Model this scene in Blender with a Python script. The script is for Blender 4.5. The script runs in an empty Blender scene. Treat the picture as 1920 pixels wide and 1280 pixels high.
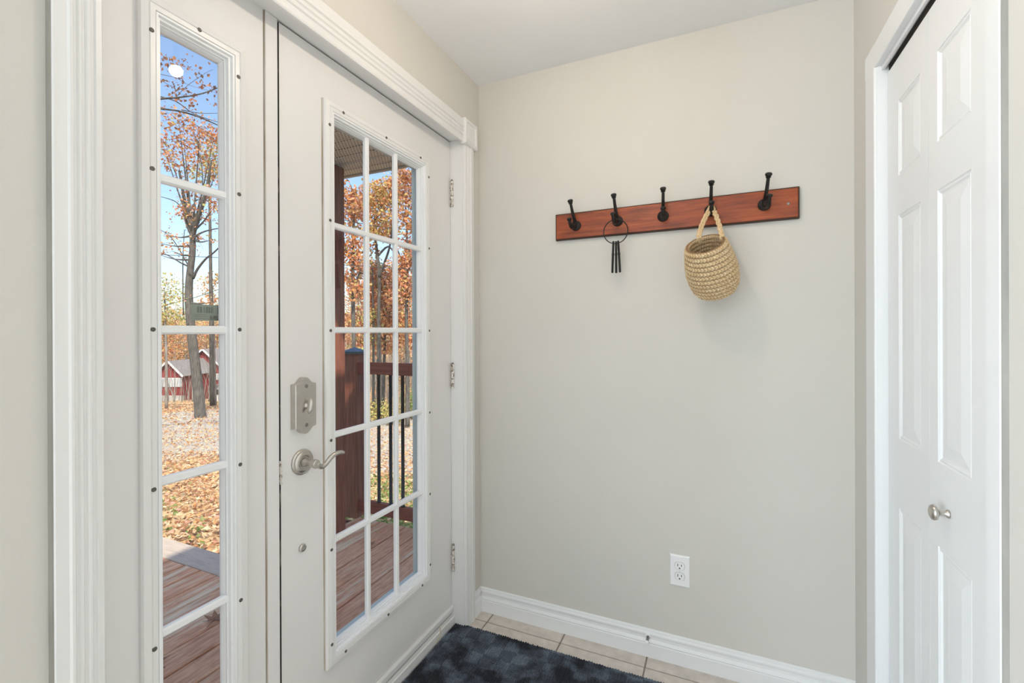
import bpy, bmesh, math, random
import numpy as np
from mathutils import Vector, Matrix, Euler
random.seed(7)
rng = np.random.default_rng(7)
SC = bpy.context.scene
COL = SC.collection

# ------------------------------------------------------------------ camera
FPX, YAW, PIT, ROL, PY = 861.414, .421393, -1.387e-3, -3.777e-3, 622.545
CAMLOC = np.array([0, 0, 1.26])
_cy, _sy = math.cos(YAW), math.sin(YAW)
CF = np.array([-_sy * math.cos(PIT), _cy * math.cos(PIT), math.sin(PIT)])
_r = np.array([_cy, _sy, 0.0])
_u = np.cross(_r, CF)
CR = math.cos(ROL) * _r + math.sin(ROL) * _u
CU = -math.sin(ROL) * _r + math.cos(ROL) * _u
cam = bpy.data.cameras.new('camera')
camo = bpy.data.objects.new('camera', cam)
COL.objects.link(camo)
cam.sensor_width = 36
cam.lens = FPX / 1920 * 36
cam.shift_y = -(640 - PY) / 1920
cam.clip_start = .02
cam.clip_end = 400
camo.matrix_world = Matrix(((CR[0], CU[0], -CF[0], 0), (CR[1], CU[1], -CF[1], 0), (CR[2], CU[2], -CF[2], 1.26), (0, 0, 0, 1)))
SC.camera = camo

# ------------------------------------------------------------------ colour, world, sun, large lights
SC.view_settings.view_transform = 'Standard'
SC.view_settings.look = 'None'
SC.view_settings.gamma = 1
SC.view_settings.exposure = 0.0
SC.view_settings.use_curve_mapping = False
SC.cycles.use_denoising = True
SC.cycles.max_bounces = 10
SC.cycles.diffuse_bounces = 6
SC.cycles.transparent_max_bounces = 16
SC.cycles.sample_clamp_indirect = 6

W = bpy.data.worlds.new('sky')
SC.world = W
W.use_nodes = True
wn = W.node_tree
bg = wn.nodes['Background']
sky = wn.nodes.new('ShaderNodeTexSky')
sky.sky_type = 'NISHITA'
sky.sun_disc = False
sky.sun_elevation = math.asin(.76)
SUN = Vector((.50, -.40, .76)).normalized()
sky.sun_rotation = math.atan2(SUN.x, SUN.y)
sky.air_density = 1.0
sky.dust_density = 2.0
sky.ozone_density = 1.6
wn.links.new(sky.outputs[0], bg.inputs[0])
bg.inputs[1].default_value = 0.30


def light(name, typ, loc, energy, color, aim=None, **kw):
    l = bpy.data.lights.new(name, typ)
    l.energy = energy
    l.color = color
    for k, v in kw.items():
        setattr(l, k, v)
    o = bpy.data.objects.new(name, l)
    COL.objects.link(o)
    o.location = loc
    if aim is not None:
        o.rotation_euler = (Vector(aim) - Vector(loc)).to_track_quat('-Z', 'Y').to_euler()
    return o


light('sun', 'SUN', (10, -8, 12), 6.0, (1, .93, .82), aim=Vector((10, -8, 12)) - SUN, angle=.02)
# fill lights added in the unseen hall behind the camera; no windows modelled
light('hall_fill_light', 'AREA', (-2.55, -2.45, 1.15), 290, (.775, .895, 1), aim=(0, -2.45, 1.05), shape='RECTANGLE', size=2.8, size_y=1.9)
light('hall_rear_fill_light', 'AREA', (-.5, -4.45, 1.1), 14, (.77, .895, 1), aim=(-.4, 0, .9), shape='RECTANGLE', size=1.6, size_y=2.0)

# ------------------------------------------------------------------ helpers
ORG = {}


def at(px, py, d):
    return CAMLOC + d * ((px - 960) / FPX * CR - (py - PY) / FPX * CU + CF)


class MB:
    def __init__(s):
        s.v, s.f, s.sm = [], [], []

    def add(s, vs, fs, smooth=False):
        n = len(s.v)
        s.v += [tuple(map(float, p)) for p in vs]
        s.f += [tuple(i + n for i in f) for f in fs]
        s.sm += [smooth] * len(fs)
        return s

    def box(s, x0, x1, y0, y1, z0, z1):
        return s.add([(x, y, z) for x in (x0, x1) for y in (y0, y1) for z in (z0, z1)],
                     [(0, 1, 3, 2), (4, 6, 7, 5), (0, 4, 5, 1), (2, 3, 7, 6), (0, 2, 6, 4), (1, 5, 7, 3)])

    def prism(s, poly, fn, a, b, smooth=False):
        """closed polygon (p,q) extruded from t=a to t=b; fn(p,q,t)->xyz"""
        n = len(poly)
        vs = [fn(p, q, a) for p, q in poly] + [fn(p, q, b) for p, q in poly]
        fs = [(i, (i + 1) % n, n + (i + 1) % n, n + i) for i in range(n)]
        k = len(s.v)
        s.add(vs, fs, smooth)
        s.add([], [])
        s.f += [tuple(k + i for i in reversed(range(n))), tuple(k + n + i for i in range(n))]
        s.sm += [False, False]
        return s

    def rect(s, R, prof, fn, fill=True, wrap=False):
        """mitred rectangular frame. R=(a0,a1,b0,b1); prof=[(inset,height)]; fn(a,b,h)->xyz"""
        a0, a1, b0, b1 = R
        vs, fs = [], []
        for i, h in prof:
            vs += [fn(a0 + i, b0 + i, h), fn(a1 - i, b0 + i, h), fn(a1 - i, b1 - i, h), fn(a0 + i, b1 - i, h)]
        m = len(prof)
        for j in range(m if wrap else m - 1):
            for k in range(4):
                j2 = (j + 1) % m
                fs.append((4 * j + k, 4 * j + (k + 1) % 4, 4 * j2 + (k + 1) % 4, 4 * j2 + k))
        if fill:
            fs.append(tuple(4 * (m - 1) + k for k in range(4)))
        return s.add(vs, fs)

    def tube(s, pts, rad, n=8, smooth=True, caps=True):
        P = [np.array(p, float) for p in pts]
        if not hasattr(rad, '__len__'):
            rad = [rad] * len(P)
        vs, fs = [], []
        ref = None
        for i, p in enumerate(P):
            t = P[min(i + 1, len(P) - 1)] - P[max(i - 1, 0)]
            t = t / (np.linalg.norm(t) + 1e-12)
            if ref is None:
                ref = np.array([0, 0, 1.0]) if abs(t[2]) < .8 else np.array([1.0, 0, 0])
            u = ref - t * (ref @ t)
            u /= np.linalg.norm(u) + 1e-12
            ref = u
            w = np.cross(t, u)
            for k in range(n):
                a = 2 * math.pi * k / n
                vs.append(p + rad[i] * (math.cos(a) * u + math.sin(a) * w))
        for i in range(len(P) - 1):
            for k in range(n):
                fs.append((i * n + k, i * n + (k + 1) % n, (i + 1) * n + (k + 1) % n, (i + 1) * n + k))
        s.add(vs, fs, smooth)
        if caps:
            k = len(s.v) - len(vs)
            s.f += [tuple(k + i for i in reversed(range(n))), tuple(k + (len(P) - 1) * n + i for i in range(n))]
            s.sm += [smooth, smooth]
        return s

    def lathe(s, prof, org, axis, n=20, smooth=True, close=True):
        """prof [(r, h)] along axis from org"""
        ax = np.array(axis, float)
        ax /= np.linalg.norm(ax)
        ref = np.array([0, 0, 1.0]) if abs(ax[2]) < .8 else np.array([1.0, 0, 0])
        u = ref - ax * (ref @ ax)
        u /= np.linalg.norm(u)
        w = np.cross(ax, u)
        o = np.array(org, float)
        vs, fs = [], []
        for r, h in prof:
            for k in range(n):
                a = 2 * math.pi * k / n
                vs.append(o + ax * h + r * (math.cos(a) * u + math.sin(a) * w))
        for j in range(len(prof) - 1):
            for k in range(n):
                fs.append((j * n + k, j * n + (k + 1) % n, (j + 1) * n + (k + 1) % n, (j + 1) * n + k))
        k0 = len(s.v)
        s.add(vs, fs, smooth)
        if close:
            s.f += [tuple(k0 + i for i in reversed(range(n))), tuple(k0 + (len(prof) - 1) * n + i for i in range(n))]
            s.sm += [False, False]
        return s

    def build(s, name, m, parent=None, bevel=0, seg=1, base=None):
        me = bpy.data.meshes.new(name)
        V = np.array(s.v, float)
        if parent is not None:
            o0 = ORG[parent.name]
        elif base is not None:
            o0 = np.array(base, float)
        else:
            o0 = np.array([(V[:, 0].min() + V[:, 0].max()) / 2, (V[:, 1].min() + V[:, 1].max()) / 2, V[:, 2].min()])
        me.from_pydata([tuple(p) for p in V - o0], [], s.f)
        me.polygons.foreach_set('use_smooth', s.sm)
        if bevel or True:
            bm = bmesh.new()
            bm.from_mesh(me)
            bmesh.ops.recalc_face_normals(bm, faces=bm.faces)
            if bevel:
                bmesh.ops.bevel(bm, geom=[e for e in bm.edges if len(e.link_faces) == 2 and e.calc_face_angle(0) > .5], offset=bevel, segments=seg, affect='EDGES', clamp_overlap=True)
            bm.to_mesh(me)
            bm.free()
        me.materials.append(m)
        o = bpy.data.objects.new(name, me)
        COL.objects.link(o)
        if parent is not None:
            o.parent = parent
            ORG[o.name] = ORG[parent.name]
        else:
            o.location = o0
            ORG[o.name] = o0
        return o


def thing(name, label, cat, loc, group=None, kind=None):
    o = bpy.data.objects.new(name, None)
    COL.objects.link(o)
    o.empty_display_size = .1
    o.location = loc
    ORG[o.name] = np.array(loc, float)
    return tag(o, label, cat, group, kind)


def tag(o, label=None, cat=None, group=None, kind=None):
    if label:
        o['label'] = label
    if cat:
        o['category'] = cat
    if group:
        o['group'] = group
    if kind:
        o['kind'] = kind
    return o


def struct(o, label=None, cat=None):
    return tag(o, label, cat, None, 'structure')


def box(*a):
    return MB().box(*a)


FX = lambda a, b, h: (h, a, b)          # frame in the (y,z) plane, height = x

# ------------------------------------------------------------------ materials


def nodes(name):
    m = bpy.data.materials.new(name)
    m.use_nodes = True
    nt = m.node_tree
    return m, nt, nt.nodes['Principled BSDF']


def N(nt, t, **kw):
    n = nt.nodes.new('ShaderNode' + t)
    for k, v in kw.items():
        setattr(n, k, v)
    return n


def pos(nt, scale=(1, 1, 1)):
    g = N(nt, 'NewGeometry')
    mp = N(nt, 'Mapping')
    mp.inputs['Scale'].default_value = scale
    nt.links.new(g.outputs['Position'], mp.inputs[0])
    return mp.outputs[0]


def noise(nt, vec, scale, detail=4, rough=.55):
    n = N(nt, 'TexNoise')
    n.inputs['Scale'].default_value = scale
    n.inputs['Detail'].default_value = detail
    n.inputs['Roughness'].default_value = rough
    nt.links.new(vec, n.inputs['Vector'])
    return n.outputs['Fac']


def ramp(nt, fac, stops, interp='LINEAR'):
    r = N(nt, 'ValToRGB')
    e = r.color_ramp.elements
    r.color_ramp.interpolation = interp
    while len(e) < len(stops):
        e.new(.5)
    for i, (p, c) in enumerate(stops):
        e[i].position = p
        e[i].color = (*c, 1)
    nt.links.new(fac, r.inputs[0])
    return r.outputs[0]


def mixc(nt, fac, a, b):
    x = N(nt, 'Mix', data_type='RGBA')
    for sck, v in ((x.inputs[0], fac), (x.inputs[6], a), (x.inputs[7], b)):
        if hasattr(v, 'is_linked'):
            nt.links.new(v, sck)
        elif isinstance(v, tuple):
            sck.default_value = (*v, 1)
        else:
            sck.default_value = v
    return x.outputs[2]


def bump(nt, b, fac, strength, dist=.002):
    n = N(nt, 'Bump')
    n.inputs['Strength'].default_value = strength
    n.inputs['Distance'].default_value = dist
    nt.links.new(fac, n.inputs['Height'])
    nt.links.new(n.outputs[0], b.inputs['Normal'])


def pm(name, col, rough=.5, metal=0, var=.06, vs=6, bmp=0, bs=120, stretch=(1, 1, 1), spec=.5, col2=None, sharp=None):
    m, nt, b = nodes(name)
    c2 = col2 or tuple(max(0, x * (1 - var)) for x in col)
    p = pos(nt, stretch)
    lo, hi = sharp or (.3, .7)
    nt.links.new(ramp(nt, noise(nt, p, vs), [(lo, c2), (hi, col)]), b.inputs['Base Color'])
    b.inputs['Roughness'].default_value = rough
    b.inputs['Metallic'].default_value = metal
    b.inputs['Specular IOR Level'].default_value = spec
    if bmp:
        bump(nt, b, noise(nt, p, bs, 3), bmp)
    return m


M = {}
M['wall'] = pm('wall_paint', (.655, .632, .583), .62, var=.03, vs=2, bmp=.10, bs=260, spec=.35)
M['ceil'] = pm('ceiling_paint', (.87, .865, .86), .8, var=.02, vs=2, spec=.2)
M['trim'] = pm('trim_paint', (.79, .782, .77), .38, var=.02, vs=5, bmp=.03, bs=90, stretch=(1, 1, .2))
M['door'] = pm('door_paint', (.78, .766, .752), .42, var=.035, vs=4, bmp=.05, bs=110, stretch=(1, 1, .25))
M['vinyl'] = pm('white_vinyl', (.86, .865, .87), .32, var=.006, vs=4)
M['lite'] = pm('lite_frame_paint', (.79, .78, .768), .36, var=.012, vs=7, stretch=(1, 1, .3))
M['closet'] = pm('closet_paint', (.80, .805, .805), .36, var=.015, vs=4, bmp=.03, bs=160)
M['plastic'] = pm('white_plastic', (.86, .86, .86), .28, var=.01)
M['nickel'] = pm('satin_nickel', (.60, .565, .52), .30, 1, var=.12, vs=30)
M['chrome'] = pm('screw_steel', (.30, .285, .27), .4, .9, var=.2, vs=60)
M['iron'] = pm('black_iron', (.016, .014, .013), .42, .3, var=.3, vs=40, bmp=.15, bs=200)
M['hinge'] = pm('worn_hinge', (.70, .67, .63), .5, 0, vs=90, col2=(.22, .14, .09), sharp=(.40, .52))
M['dark'] = pm('dark_gap', (.05, .042, .036), .9, var=.4, vs=40)
M['strip'] = pm('weathered_strip', (.30, .25, .20), .8, vs=45, col2=(.022, .017, .013), sharp=(.56, .68), stretch=(1, 1, .35))
M['darkscrew'] = pm('dull_screw', (.13, .12, .11), .5, .3, var=.3, vs=60)
M['grime'] = pm('grimy_caulk', (.60, .55, .48), .7, vs=30, col2=(.33, .25, .17), sharp=(.35, .62), stretch=(1, 1, .12))
M['shadeedge'] = pm('shaded_casing_edge', (.36, .345, .31), .8, vs=30, var=.25, stretch=(1, 1, .15))  # dark tone standing in for shade on the casings' camera-facing sides
M['slot'] = pm('outlet_slot', (.03, .03, .03), .7)
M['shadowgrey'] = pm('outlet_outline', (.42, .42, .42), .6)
M['track'] = pm('dark_track', (.05, .04, .03), .5, .3)
M['grout'] = pm('grout', (.30, .255, .215), .9, var=.15, vs=20)
M['tile'] = pm('floor_tile', (.70, .635, .575), .45, vs=26, col2=(.56, .50, .445), bmp=.06, bs=60)
M['oak'] = pm('pale_bounce_floor', (.70, .69, .67), .45, vs=4, var=.2, stretch=(1, 8, 1))  # unseen hall floor kept pale to bounce light up to the ceiling
M['darkwall'] = pm('darkened_hall_wall', (.20, .155, .12), .55, vs=5, var=.3, stretch=(6, 6, .6))  # unseen hall wall darkened to cut its bounce onto the left wall
M['string'] = pm('frayed_string', (.55, .46, .30), .8)
M['rubber'] = pm('mat_backing', (.012, .012, .014), .8)
M['blackm'] = pm('black_railing_metal', (.010, .011, .012), .4, .2)
M['cap'] = pm('post_cap_metal', (.10, .13, .17), .18, .85, var=.1)
M['twig'] = pm('twig_bark', (.13, .115, .10), .9, var=.4, vs=3)
M['bark'] = pm('oak_bark', (.145, .13, .11), .95, vs=14, col2=(.045, .04, .034), stretch=(1, 1, .25))
M['palebark'] = pm('pale_bark', (.30, .27, .235), .9, vs=5, col2=(.14, .125, .105), stretch=(1, 1, .3))
M['barnred'] = pm('barn_red', (.26, .035, .03), .8, vs=1.5, col2=(.15, .022, .02), stretch=(6, 6, .3))
M['barnwhite'] = pm('barn_white_trim', (.62, .62, .61), .7, vs=3, var=.2)
M['barnglass'] = pm('barn_window_glass', (.33, .36, .38), .25, vs=2, col2=(.50, .52, .52))
M['roofgrey'] = pm('barn_roof', (.24, .22, .21), .9, vs=4, var=.3)
M['stone'] = pm('barn_footing', (.48, .46, .42), .9, vs=3, var=.35)
M['wire'] = pm('power_cable', (.02, .02, .022), .6)
M['siding'] = pm('house_siding', (.52, .54, .53), .7, var=.05)
M['aluminium'] = pm('exterior_frame', (.55, .62, .62), .5, var=.04)

m, nt, b = nodes('glass_pane')
nt.nodes.remove(b)
tr = N(nt, 'BsdfTransparent')
tr.inputs[0].default_value = (.965, .975, .97, 1)
gl = N(nt, 'BsdfGlossy')
gl.inputs['Roughness'].default_value = 0.0
lw = N(nt, 'LayerWeight')
lw.inputs[0].default_value = .5
pw = N(nt, 'Math', operation='POWER')
nt.links.new(lw.outputs['Facing'], pw.inputs[0])
pw.inputs[1].default_value = 5
fr = N(nt, 'Math', operation='MULTIPLY_ADD')
nt.links.new(pw.outputs[0], fr.inputs[0])
fr.inputs[1].default_value = .5
fr.inputs[2].default_value = .028
mx = N(nt, 'MixShader')
nt.links.new(fr.outputs[0], mx.inputs[0])
nt.links.new(tr.outputs[0], mx.inputs[1])
nt.links.new(gl.outputs[0], mx.inputs[2])
nt.links.new(mx.outputs[0], nt.nodes['Material Output'].inputs[0])
M['glass'] = m

# stained rack wood: grain runs along x
m, nt, b = nodes('rack_wood')
p = pos(nt, (5, 40, 60))
n1 = noise(nt, p, 1.0, 6, .65)
p2 = pos(nt, (9, 20, 26))
n2 = noise(nt, p2, .8, 3)
c = mixc(nt, ramp(nt, n2, [(.45, (0, 0, 0)), (.75, (.55, .55, .55))]), ramp(nt, n1, [(.25, (.13, .021, .005)), (.5, (.31, .058, .011)), (.75, (.46, .115, .024))]), (.08, .014, .005))
nt.links.new(c, b.inputs['Base Color'])
b.inputs['Roughness'].default_value = .42
bump(nt, b, n1, .12, .001)
M['rack'] = m
M['rackedge'] = pm('rack_burnt_edge', (.055, .022, .014), .5)

# exterior stained wood


def wood(name, stretch, stops, wear, wcol, seed=0):
    m, nt, b = nodes(name)
    p = pos(nt, stretch)
    oi = N(nt, 'ObjectInfo')
    g = noise(nt, p, 1.0, 6, .7)
    base = ramp(nt, g, stops)
    big = noise(nt, pos(nt, tuple(x * .28 for x in stretch)), 1.0, 4, .6)
    ad = N(nt, 'Math', operation='MULTIPLY_ADD')
    nt.links.new(oi.outputs['Random'], ad.inputs[0])
    ad.inputs[1].default_value = .22
    nt.links.new(big, ad.inputs[2])
    fac = ramp(nt, ad.outputs[0], [(wear, (0, 0, 0)), (wear + .16, (1, 1, 1))])
    c = mixc(nt, fac, base, wcol)
    g2 = ramp(nt, g, [(.3, (.72, .72, .72)), (.6, (1, 1, 1))])
    mul = N(nt, 'Mix', data_type='RGBA', blend_type='MULTIPLY')
    mul.inputs[0].default_value = .8
    nt.links.new(c, mul.inputs[6])
    nt.links.new(g2, mul.inputs[7])
    nt.links.new(mul.outputs[2], b.inputs['Base Color'])
    b.inputs['Roughness'].default_value = .75
    bump(nt, b, g, .35, .002)
    return m


M['deck'] = wood('deck_boards', (85, 8, 30), [(.25, (.50, .20, .10)), (.5, (.76, .37, .20)), (.75, (.86, .53, .33))], .64, (.86, .66, .44))
M['deckx'] = wood('deck_border_board', (8, 85, 30), [(.25, (.36, .28, .22)), (.5, (.52, .43, .35)), (.75, (.60, .52, .44))], .52, (.56, .45, .36))
M['post'] = wood('stained_post', (55, 55, 4), [(.25, (.16, .045, .022)), (.5, (.26, .080, .042)), (.75, (.35, .125, .070))], .86, (.30, .24, .20))
M['rail'] = wood('stained_rail', (4, 55, 55), [(.25, (.19, .042, .022)), (.5, (.27, .065, .036)), (.75, (.34, .095, .058))], .86, (.30, .2, .16))

# perforated vinyl soffit: rows of small round holes
m, nt, b = nodes('perforated_soffit')
g = N(nt, 'NewGeometry')
sp = N(nt, 'SeparateXYZ')
nt.links.new(g.outputs['Position'], sp.inputs[0])


def mth(nt, op, a, b_=None, c=None):
    n = N(nt, 'Math', operation=op)
    for i, v in enumerate((a, b_, c)):
        if v is None:
            continue
        if hasattr(v, 'is_linked'):
            nt.links.new(v, n.inputs[i])
        else:
            n.inputs[i].default_value = v
    return n.outputs[0]


def cell(nt, a, pitch, off=0.0):
    return mth(nt, 'SUBTRACT', mth(nt, 'FRACT', mth(nt, 'MULTIPLY_ADD', a, 1 / pitch, off)), .5)


row = mth(nt, 'FLOOR', mth(nt, 'MULTIPLY', sp.outputs[1], 1 / .016))
dx = cell(nt, mth(nt, 'MULTIPLY_ADD', row, .011, sp.outputs[0]), .024)
dy = cell(nt, sp.outputs[1], .016)
d2 = mth(nt, 'ADD', mth(nt, 'POWER', mth(nt, 'MULTIPLY', dx, 1.25), 2.0), mth(nt, 'POWER', dy, 2.0))
hole = mth(nt, 'LESS_THAN', d2, .075)
nt.links.new(mixc(nt, hole, (.82, .78, .70), (.10, .095, .085)), b.inputs['Base Color'])
b.inputs['Roughness'].default_value = .6
M['soffit'] = m
M['soffitplain'] = pm('soffit_channel', (.55, .52, .46), .6)

# mat pile: dark charcoal with a bluish checked pattern
m, nt, b = nodes('mat_pile')
p = pos(nt, (1, 1, 1))
ck = N(nt, 'TexChecker')
ck.inputs['Scale'].default_value = 15
wv = noise(nt, p, 24, 3)
dist = N(nt, 'MixRGB') if False else None
nt.links.new(p, ck.inputs['Vector'])
n1 = noise(nt, p, 420, 2)
n2 = noise(nt, p, 9, 3)
wob = N(nt, 'TexNoise')
wob.inputs['Scale'].default_value = 38
nt.links.new(p, wob.inputs['Vector'])
va = N(nt, 'VectorMath', operation='MULTIPLY_ADD')
nt.links.new(wob.outputs['Color'], va.inputs[0])
va.inputs[1].default_value = (.022, .022, 0)
nt.links.new(p, va.inputs[2])
nt.links.new(va.outputs[0], ck.inputs['Vector'])
ck.inputs['Scale'].default_value = 17
fac = mth(nt, 'MULTIPLY', mth(nt, 'MULTIPLY_ADD', ck.outputs['Fac'], .40, .60), ramp(nt, n2, [(.40, (.06, .06, .06)), (.62, (1, 1, 1))]))
c = mixc(nt, fac, ramp(nt, n1, [(.3, (.009, .010, .012)), (.7, (.040, .043, .050))]), ramp(nt, n1, [(.3, (.038, .050, .068)), (.7, (.23, .275, .34))]))
nt.links.new(c, b.inputs['Base Color'])
b.inputs['Roughness'].default_value = .95
b.inputs['Specular IOR Level'].default_value = .1
M['mat'] = m

# straw
m, nt, b = nodes('braided_straw')
p = pos(nt, (1, 1, 1))
n1 = noise(nt, p, 170, 4, .7)
n2 = noise(nt, p, 30, 3)
c = mixc(nt, ramp(nt, n2, [(.45, (0, 0, 0)), (.7, (.6, .6, .6))]), ramp(nt, n1, [(.28, (.40, .25, .115)), (.5, (.70, .52, .30)), (.72, (.86, .72, .49))]), (.62, .41, .20))
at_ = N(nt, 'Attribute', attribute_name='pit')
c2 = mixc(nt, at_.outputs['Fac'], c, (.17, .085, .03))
nt.links.new(c2, b.inputs['Base Color'])
b.inputs['Roughness'].default_value = .7
bump(nt, b, n1, .3, .001)
M['straw'] = m


def leafmat(name, stops):
    m, nt, b = nodes(name)
    g = N(nt, 'NewGeometry')
    c = ramp(nt, g.outputs['Random Per Island'], stops, 'CONSTANT')
    tl = N(nt, 'BsdfTranslucent')
    df = N(nt, 'BsdfDiffuse')
    mx = N(nt, 'MixShader')
    mx.inputs[0].default_value = .35
    nt.nodes.remove(b)
    nt.links.new(c, tl.inputs[0])
    nt.links.new(c, df.inputs[0])
    nt.links.new(df.outputs[0], mx.inputs[1])
    nt.links.new(tl.outputs[0], mx.inputs[2])
    nt.links.new(mx.outputs[0], nt.nodes['Material Output'].inputs[0])
    return m


RUST, ORNG, GOLD, LIME, BRWN = (.56, .22, .105), (.70, .35, .15), (.74, .51, .20), (.50, .48, .17), (.38, .20, .11)
TAN, PALE, GREY, PINK = (.58, .41, .24), (.74, .60, .40), (.36, .32, .28), (.68, .38, .28)
M['leaf_rust'] = leafmat('leaf_rust', [(0, RUST), (.25, ORNG), (.55, BRWN), (.72, PINK), (.86, GOLD), (.95, LIME)])
M['leaf_gold'] = leafmat('leaf_gold', [(0, GOLD), (.3, ORNG), (.55, (.58, .42, .16)), (.75, RUST), (.88, LIME)])
M['leaf_lime'] = leafmat('leaf_lime', [(0, LIME), (.35, (.50, .48, .15)), (.6, GOLD), (.8, (.28, .30, .09)), (.92, ORNG)])
M['leaf_dry'] = leafmat('leaf_dry', [(0, BRWN), (.4, (.36, .17, .10)), (.7, RUST), (.88, (.22, .13, .09))])
M['leaf_wood'] = leafmat('leaf_wood', [(0, TAN), (.2, ORNG), (.38, GREY), (.6, (.42, .33, .20)), (.72, GOLD), (.84, PINK), (.92, (.34, .32, .14))])
M['leaf_litter'] = leafmat('leaf_litter', [(0, TAN), (.22, PALE), (.42, ORNG), (.55, (.38, .20, .10)), (.7, (.66, .46, .24)), (.84, BRWN), (.92, PINK)])
M['leaf_green'] = leafmat('leaf_green', [(0, (.17, .26, .07)), (.4, (.27, .35, .11)), (.75, (.38, .41, .17))])

m, nt, b = nodes('leafy_ground')
p = pos(nt, (1, 1, 1))
vo = N(nt, 'TexVoronoi')
vo.inputs['Scale'].default_value = 11
nt.links.new(p, vo.inputs['Vector'])
sx = N(nt, 'SeparateColor')
nt.links.new(vo.outputs['Color'], sx.inputs[0])
lc = ramp(nt, sx.outputs[0], [(0, (.30, .17, .09)), (.2, (.52, .31, .15)), (.4, (.62, .43, .23)), (.6, (.46, .23, .10)), (.78, (.66, .50, .30)), (.9, (.22, .14, .08))], 'CONSTANT')
gr = noise(nt, p, .9, 4, .6)
c = mixc(nt, ramp(nt, gr, [(.56, (0, 0, 0)), (.66, (.75, .75, .75))]), lc, (.22, .27, .09))
nt.links.new(c, b.inputs['Base Color'])
b.inputs['Roughness'].default_value = .95
b.inputs['Specular IOR Level'].default_value = .1
M['ground'] = m
M['gravel'] = pm('pale_gravel', (.52, .475, .41), .95, vs=24, col2=(.33, .29, .245), spec=.1, bmp=.4, bs=60)

for k, c, st in (('bulb', (1, .83, .66), 600.0),):
    m, nt, b = nodes('lit_bulb')
    b.inputs['Emission Color'].default_value = (*c, 1)
    b.inputs['Emission Strength'].default_value = st
    b.inputs['Base Color'].default_value = (.9, .85, .8, 1)
    M[k] = m
M['brass'] = pm('lamp_brass', (.35, .26, .14), .35, 1)
m, nt, b = nodes('sticker_back')
b.inputs['Base Color'].default_value = (.30, .325, .275, 1)
b.inputs['Roughness'].default_value = .6
b.inputs['Alpha'].default_value = .88
M['sticker'] = m
M['stickerbar'] = pm('sticker_print', (.13, .145, .125), .7)
M['stickerred'] = pm('sticker_red_print', (.30, .10, .07), .7)

# ================================================================== ROOM SHELL
CEIL = 2.376
XL, XR, YB = -.99, .4118, 1.8464
s = struct
s(box(XL - .17, XR + .12, YB, YB + .15, -.3, CEIL + .1).build('wall_back', M['wall']))
w = MB()
w.box(XL - .17, XL, -.35, .437, -.3, CEIL + .1)
w.box(XL - .17, XL, 1.712, YB, -.3, CEIL + .1)
w.box(XL - .17, XL, .437, 1.712, 2.09, CEIL + .1)
w.box(XL - .17, XL, .437, 1.712, -.3, -.045)
s(w.build('wall_left', M['wall']))
OY0, OY1, OZ = 1.008, 1.598, 2.0
w = MB()
w.box(XR, XR + .12, -.30, OY0, 0, CEIL + .05)
w.box(XR, XR + .12, OY1, YB, 0, CEIL + .05)
w.box(XR, XR + .12, OY0, OY1, OZ, CEIL + .05)
s(w.build('wall_right', M['wall']))
w = MB()
w.box(1.05, 1.15, .2, YB, 0, CEIL + .05)
w.box(XR + .12, 1.05, .2, .3, 0, CEIL + .05)
s(w.build('wall_closet', M['wall']))
w = MB()
w.box(-2.85, XR + .12, -4.75, -4.6, -.3, CEIL + .05)
w.box(-2.85, -2.7, -4.6, -.35, -.3, CEIL + .05)
w.box(-2.85, XL - .001, -.35, -.22, -.3, CEIL + .05)
s(w.build('wall_hall', M['wall']))
s(box(XR, XR + .12, -4.6, -.30, 0, CEIL + .05).build('wall_hall_right', M['darkwall']))  # out of view; dark finish chosen to weaken the bounced light
cl = MB()
cl.box(XL - .17, 1.15, -.35, YB + .15, CEIL, CEIL + .12)
cl.box(-2.85, 1.15, -4.75, -.35, CEIL, CEIL + .12)
s(cl.build('ceiling', M['ceil']))

# floor: grout bed with ceramic tiles as pieces
s(box(-2.7, XR, -4.6, -.40, -.11, .0).build('floor_hall', M['oak'], base=(0, 0, 0)))
fl = s(box(XL, .55, -.40, YB, -.12, -.004).build('floor', M['grout'], base=(0, 0, 0)))
ys = [YB, 1.773] + [1.773 - .335 * k for k in range(1, 7)]
xs = [XL, -.919] + [-.919 + .3325 * k for k in range(1, 5)] + [XR]
tile_mesh = {}
for j in range(len(ys) - 1):
    for i in range(len(xs) - 1):
        g = .0028
        if xs[i + 1] - xs[i] < .02:
            continue
        t = box(xs[i] + g, xs[i + 1] - g, ys[j + 1] + g, ys[j] - g, -.012, .0).build('tile', M['tile'], fl, bevel=.0015)

# exterior shell of the house that shades the porch
rf = MB()
rf.prism([(-1.28, 2.62), (4.6, 2.62), (4.6, 2.76), (1.5, 3.7), (-1.28, 2.72)], lambda p, q, t: (p, t, q), -.35, 2.4)
rf.prism([(-2.95, 2.62), (4.6, 2.62), (4.6, 2.76), (.8, 3.7), (-2.95, 2.72)], lambda p, q, t: (p, t, q), -5.0, -.2)
s(rf.build('roof_house', M['roofgrey']))

# ------------------------------------------------------------------ trim around the entry door
def fluted(w=.070):
    """profile across the casing: (across, height)"""
    return [(0, 0), (0, .0125), (.002, .015), (.019, .0150), (.022, .0175), (.026, .0175), (.0285, .0125), (.032, .0125), (.035, .0155), (.038, .0155),
            (.0405, .0115), (.0435, .0115), (.0465, .0150), (.050, .0150), (.0525, .0105), (.0565, .0105), (.059, .0135), (.067, .0125), (w, .010), (w, 0)]


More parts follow.
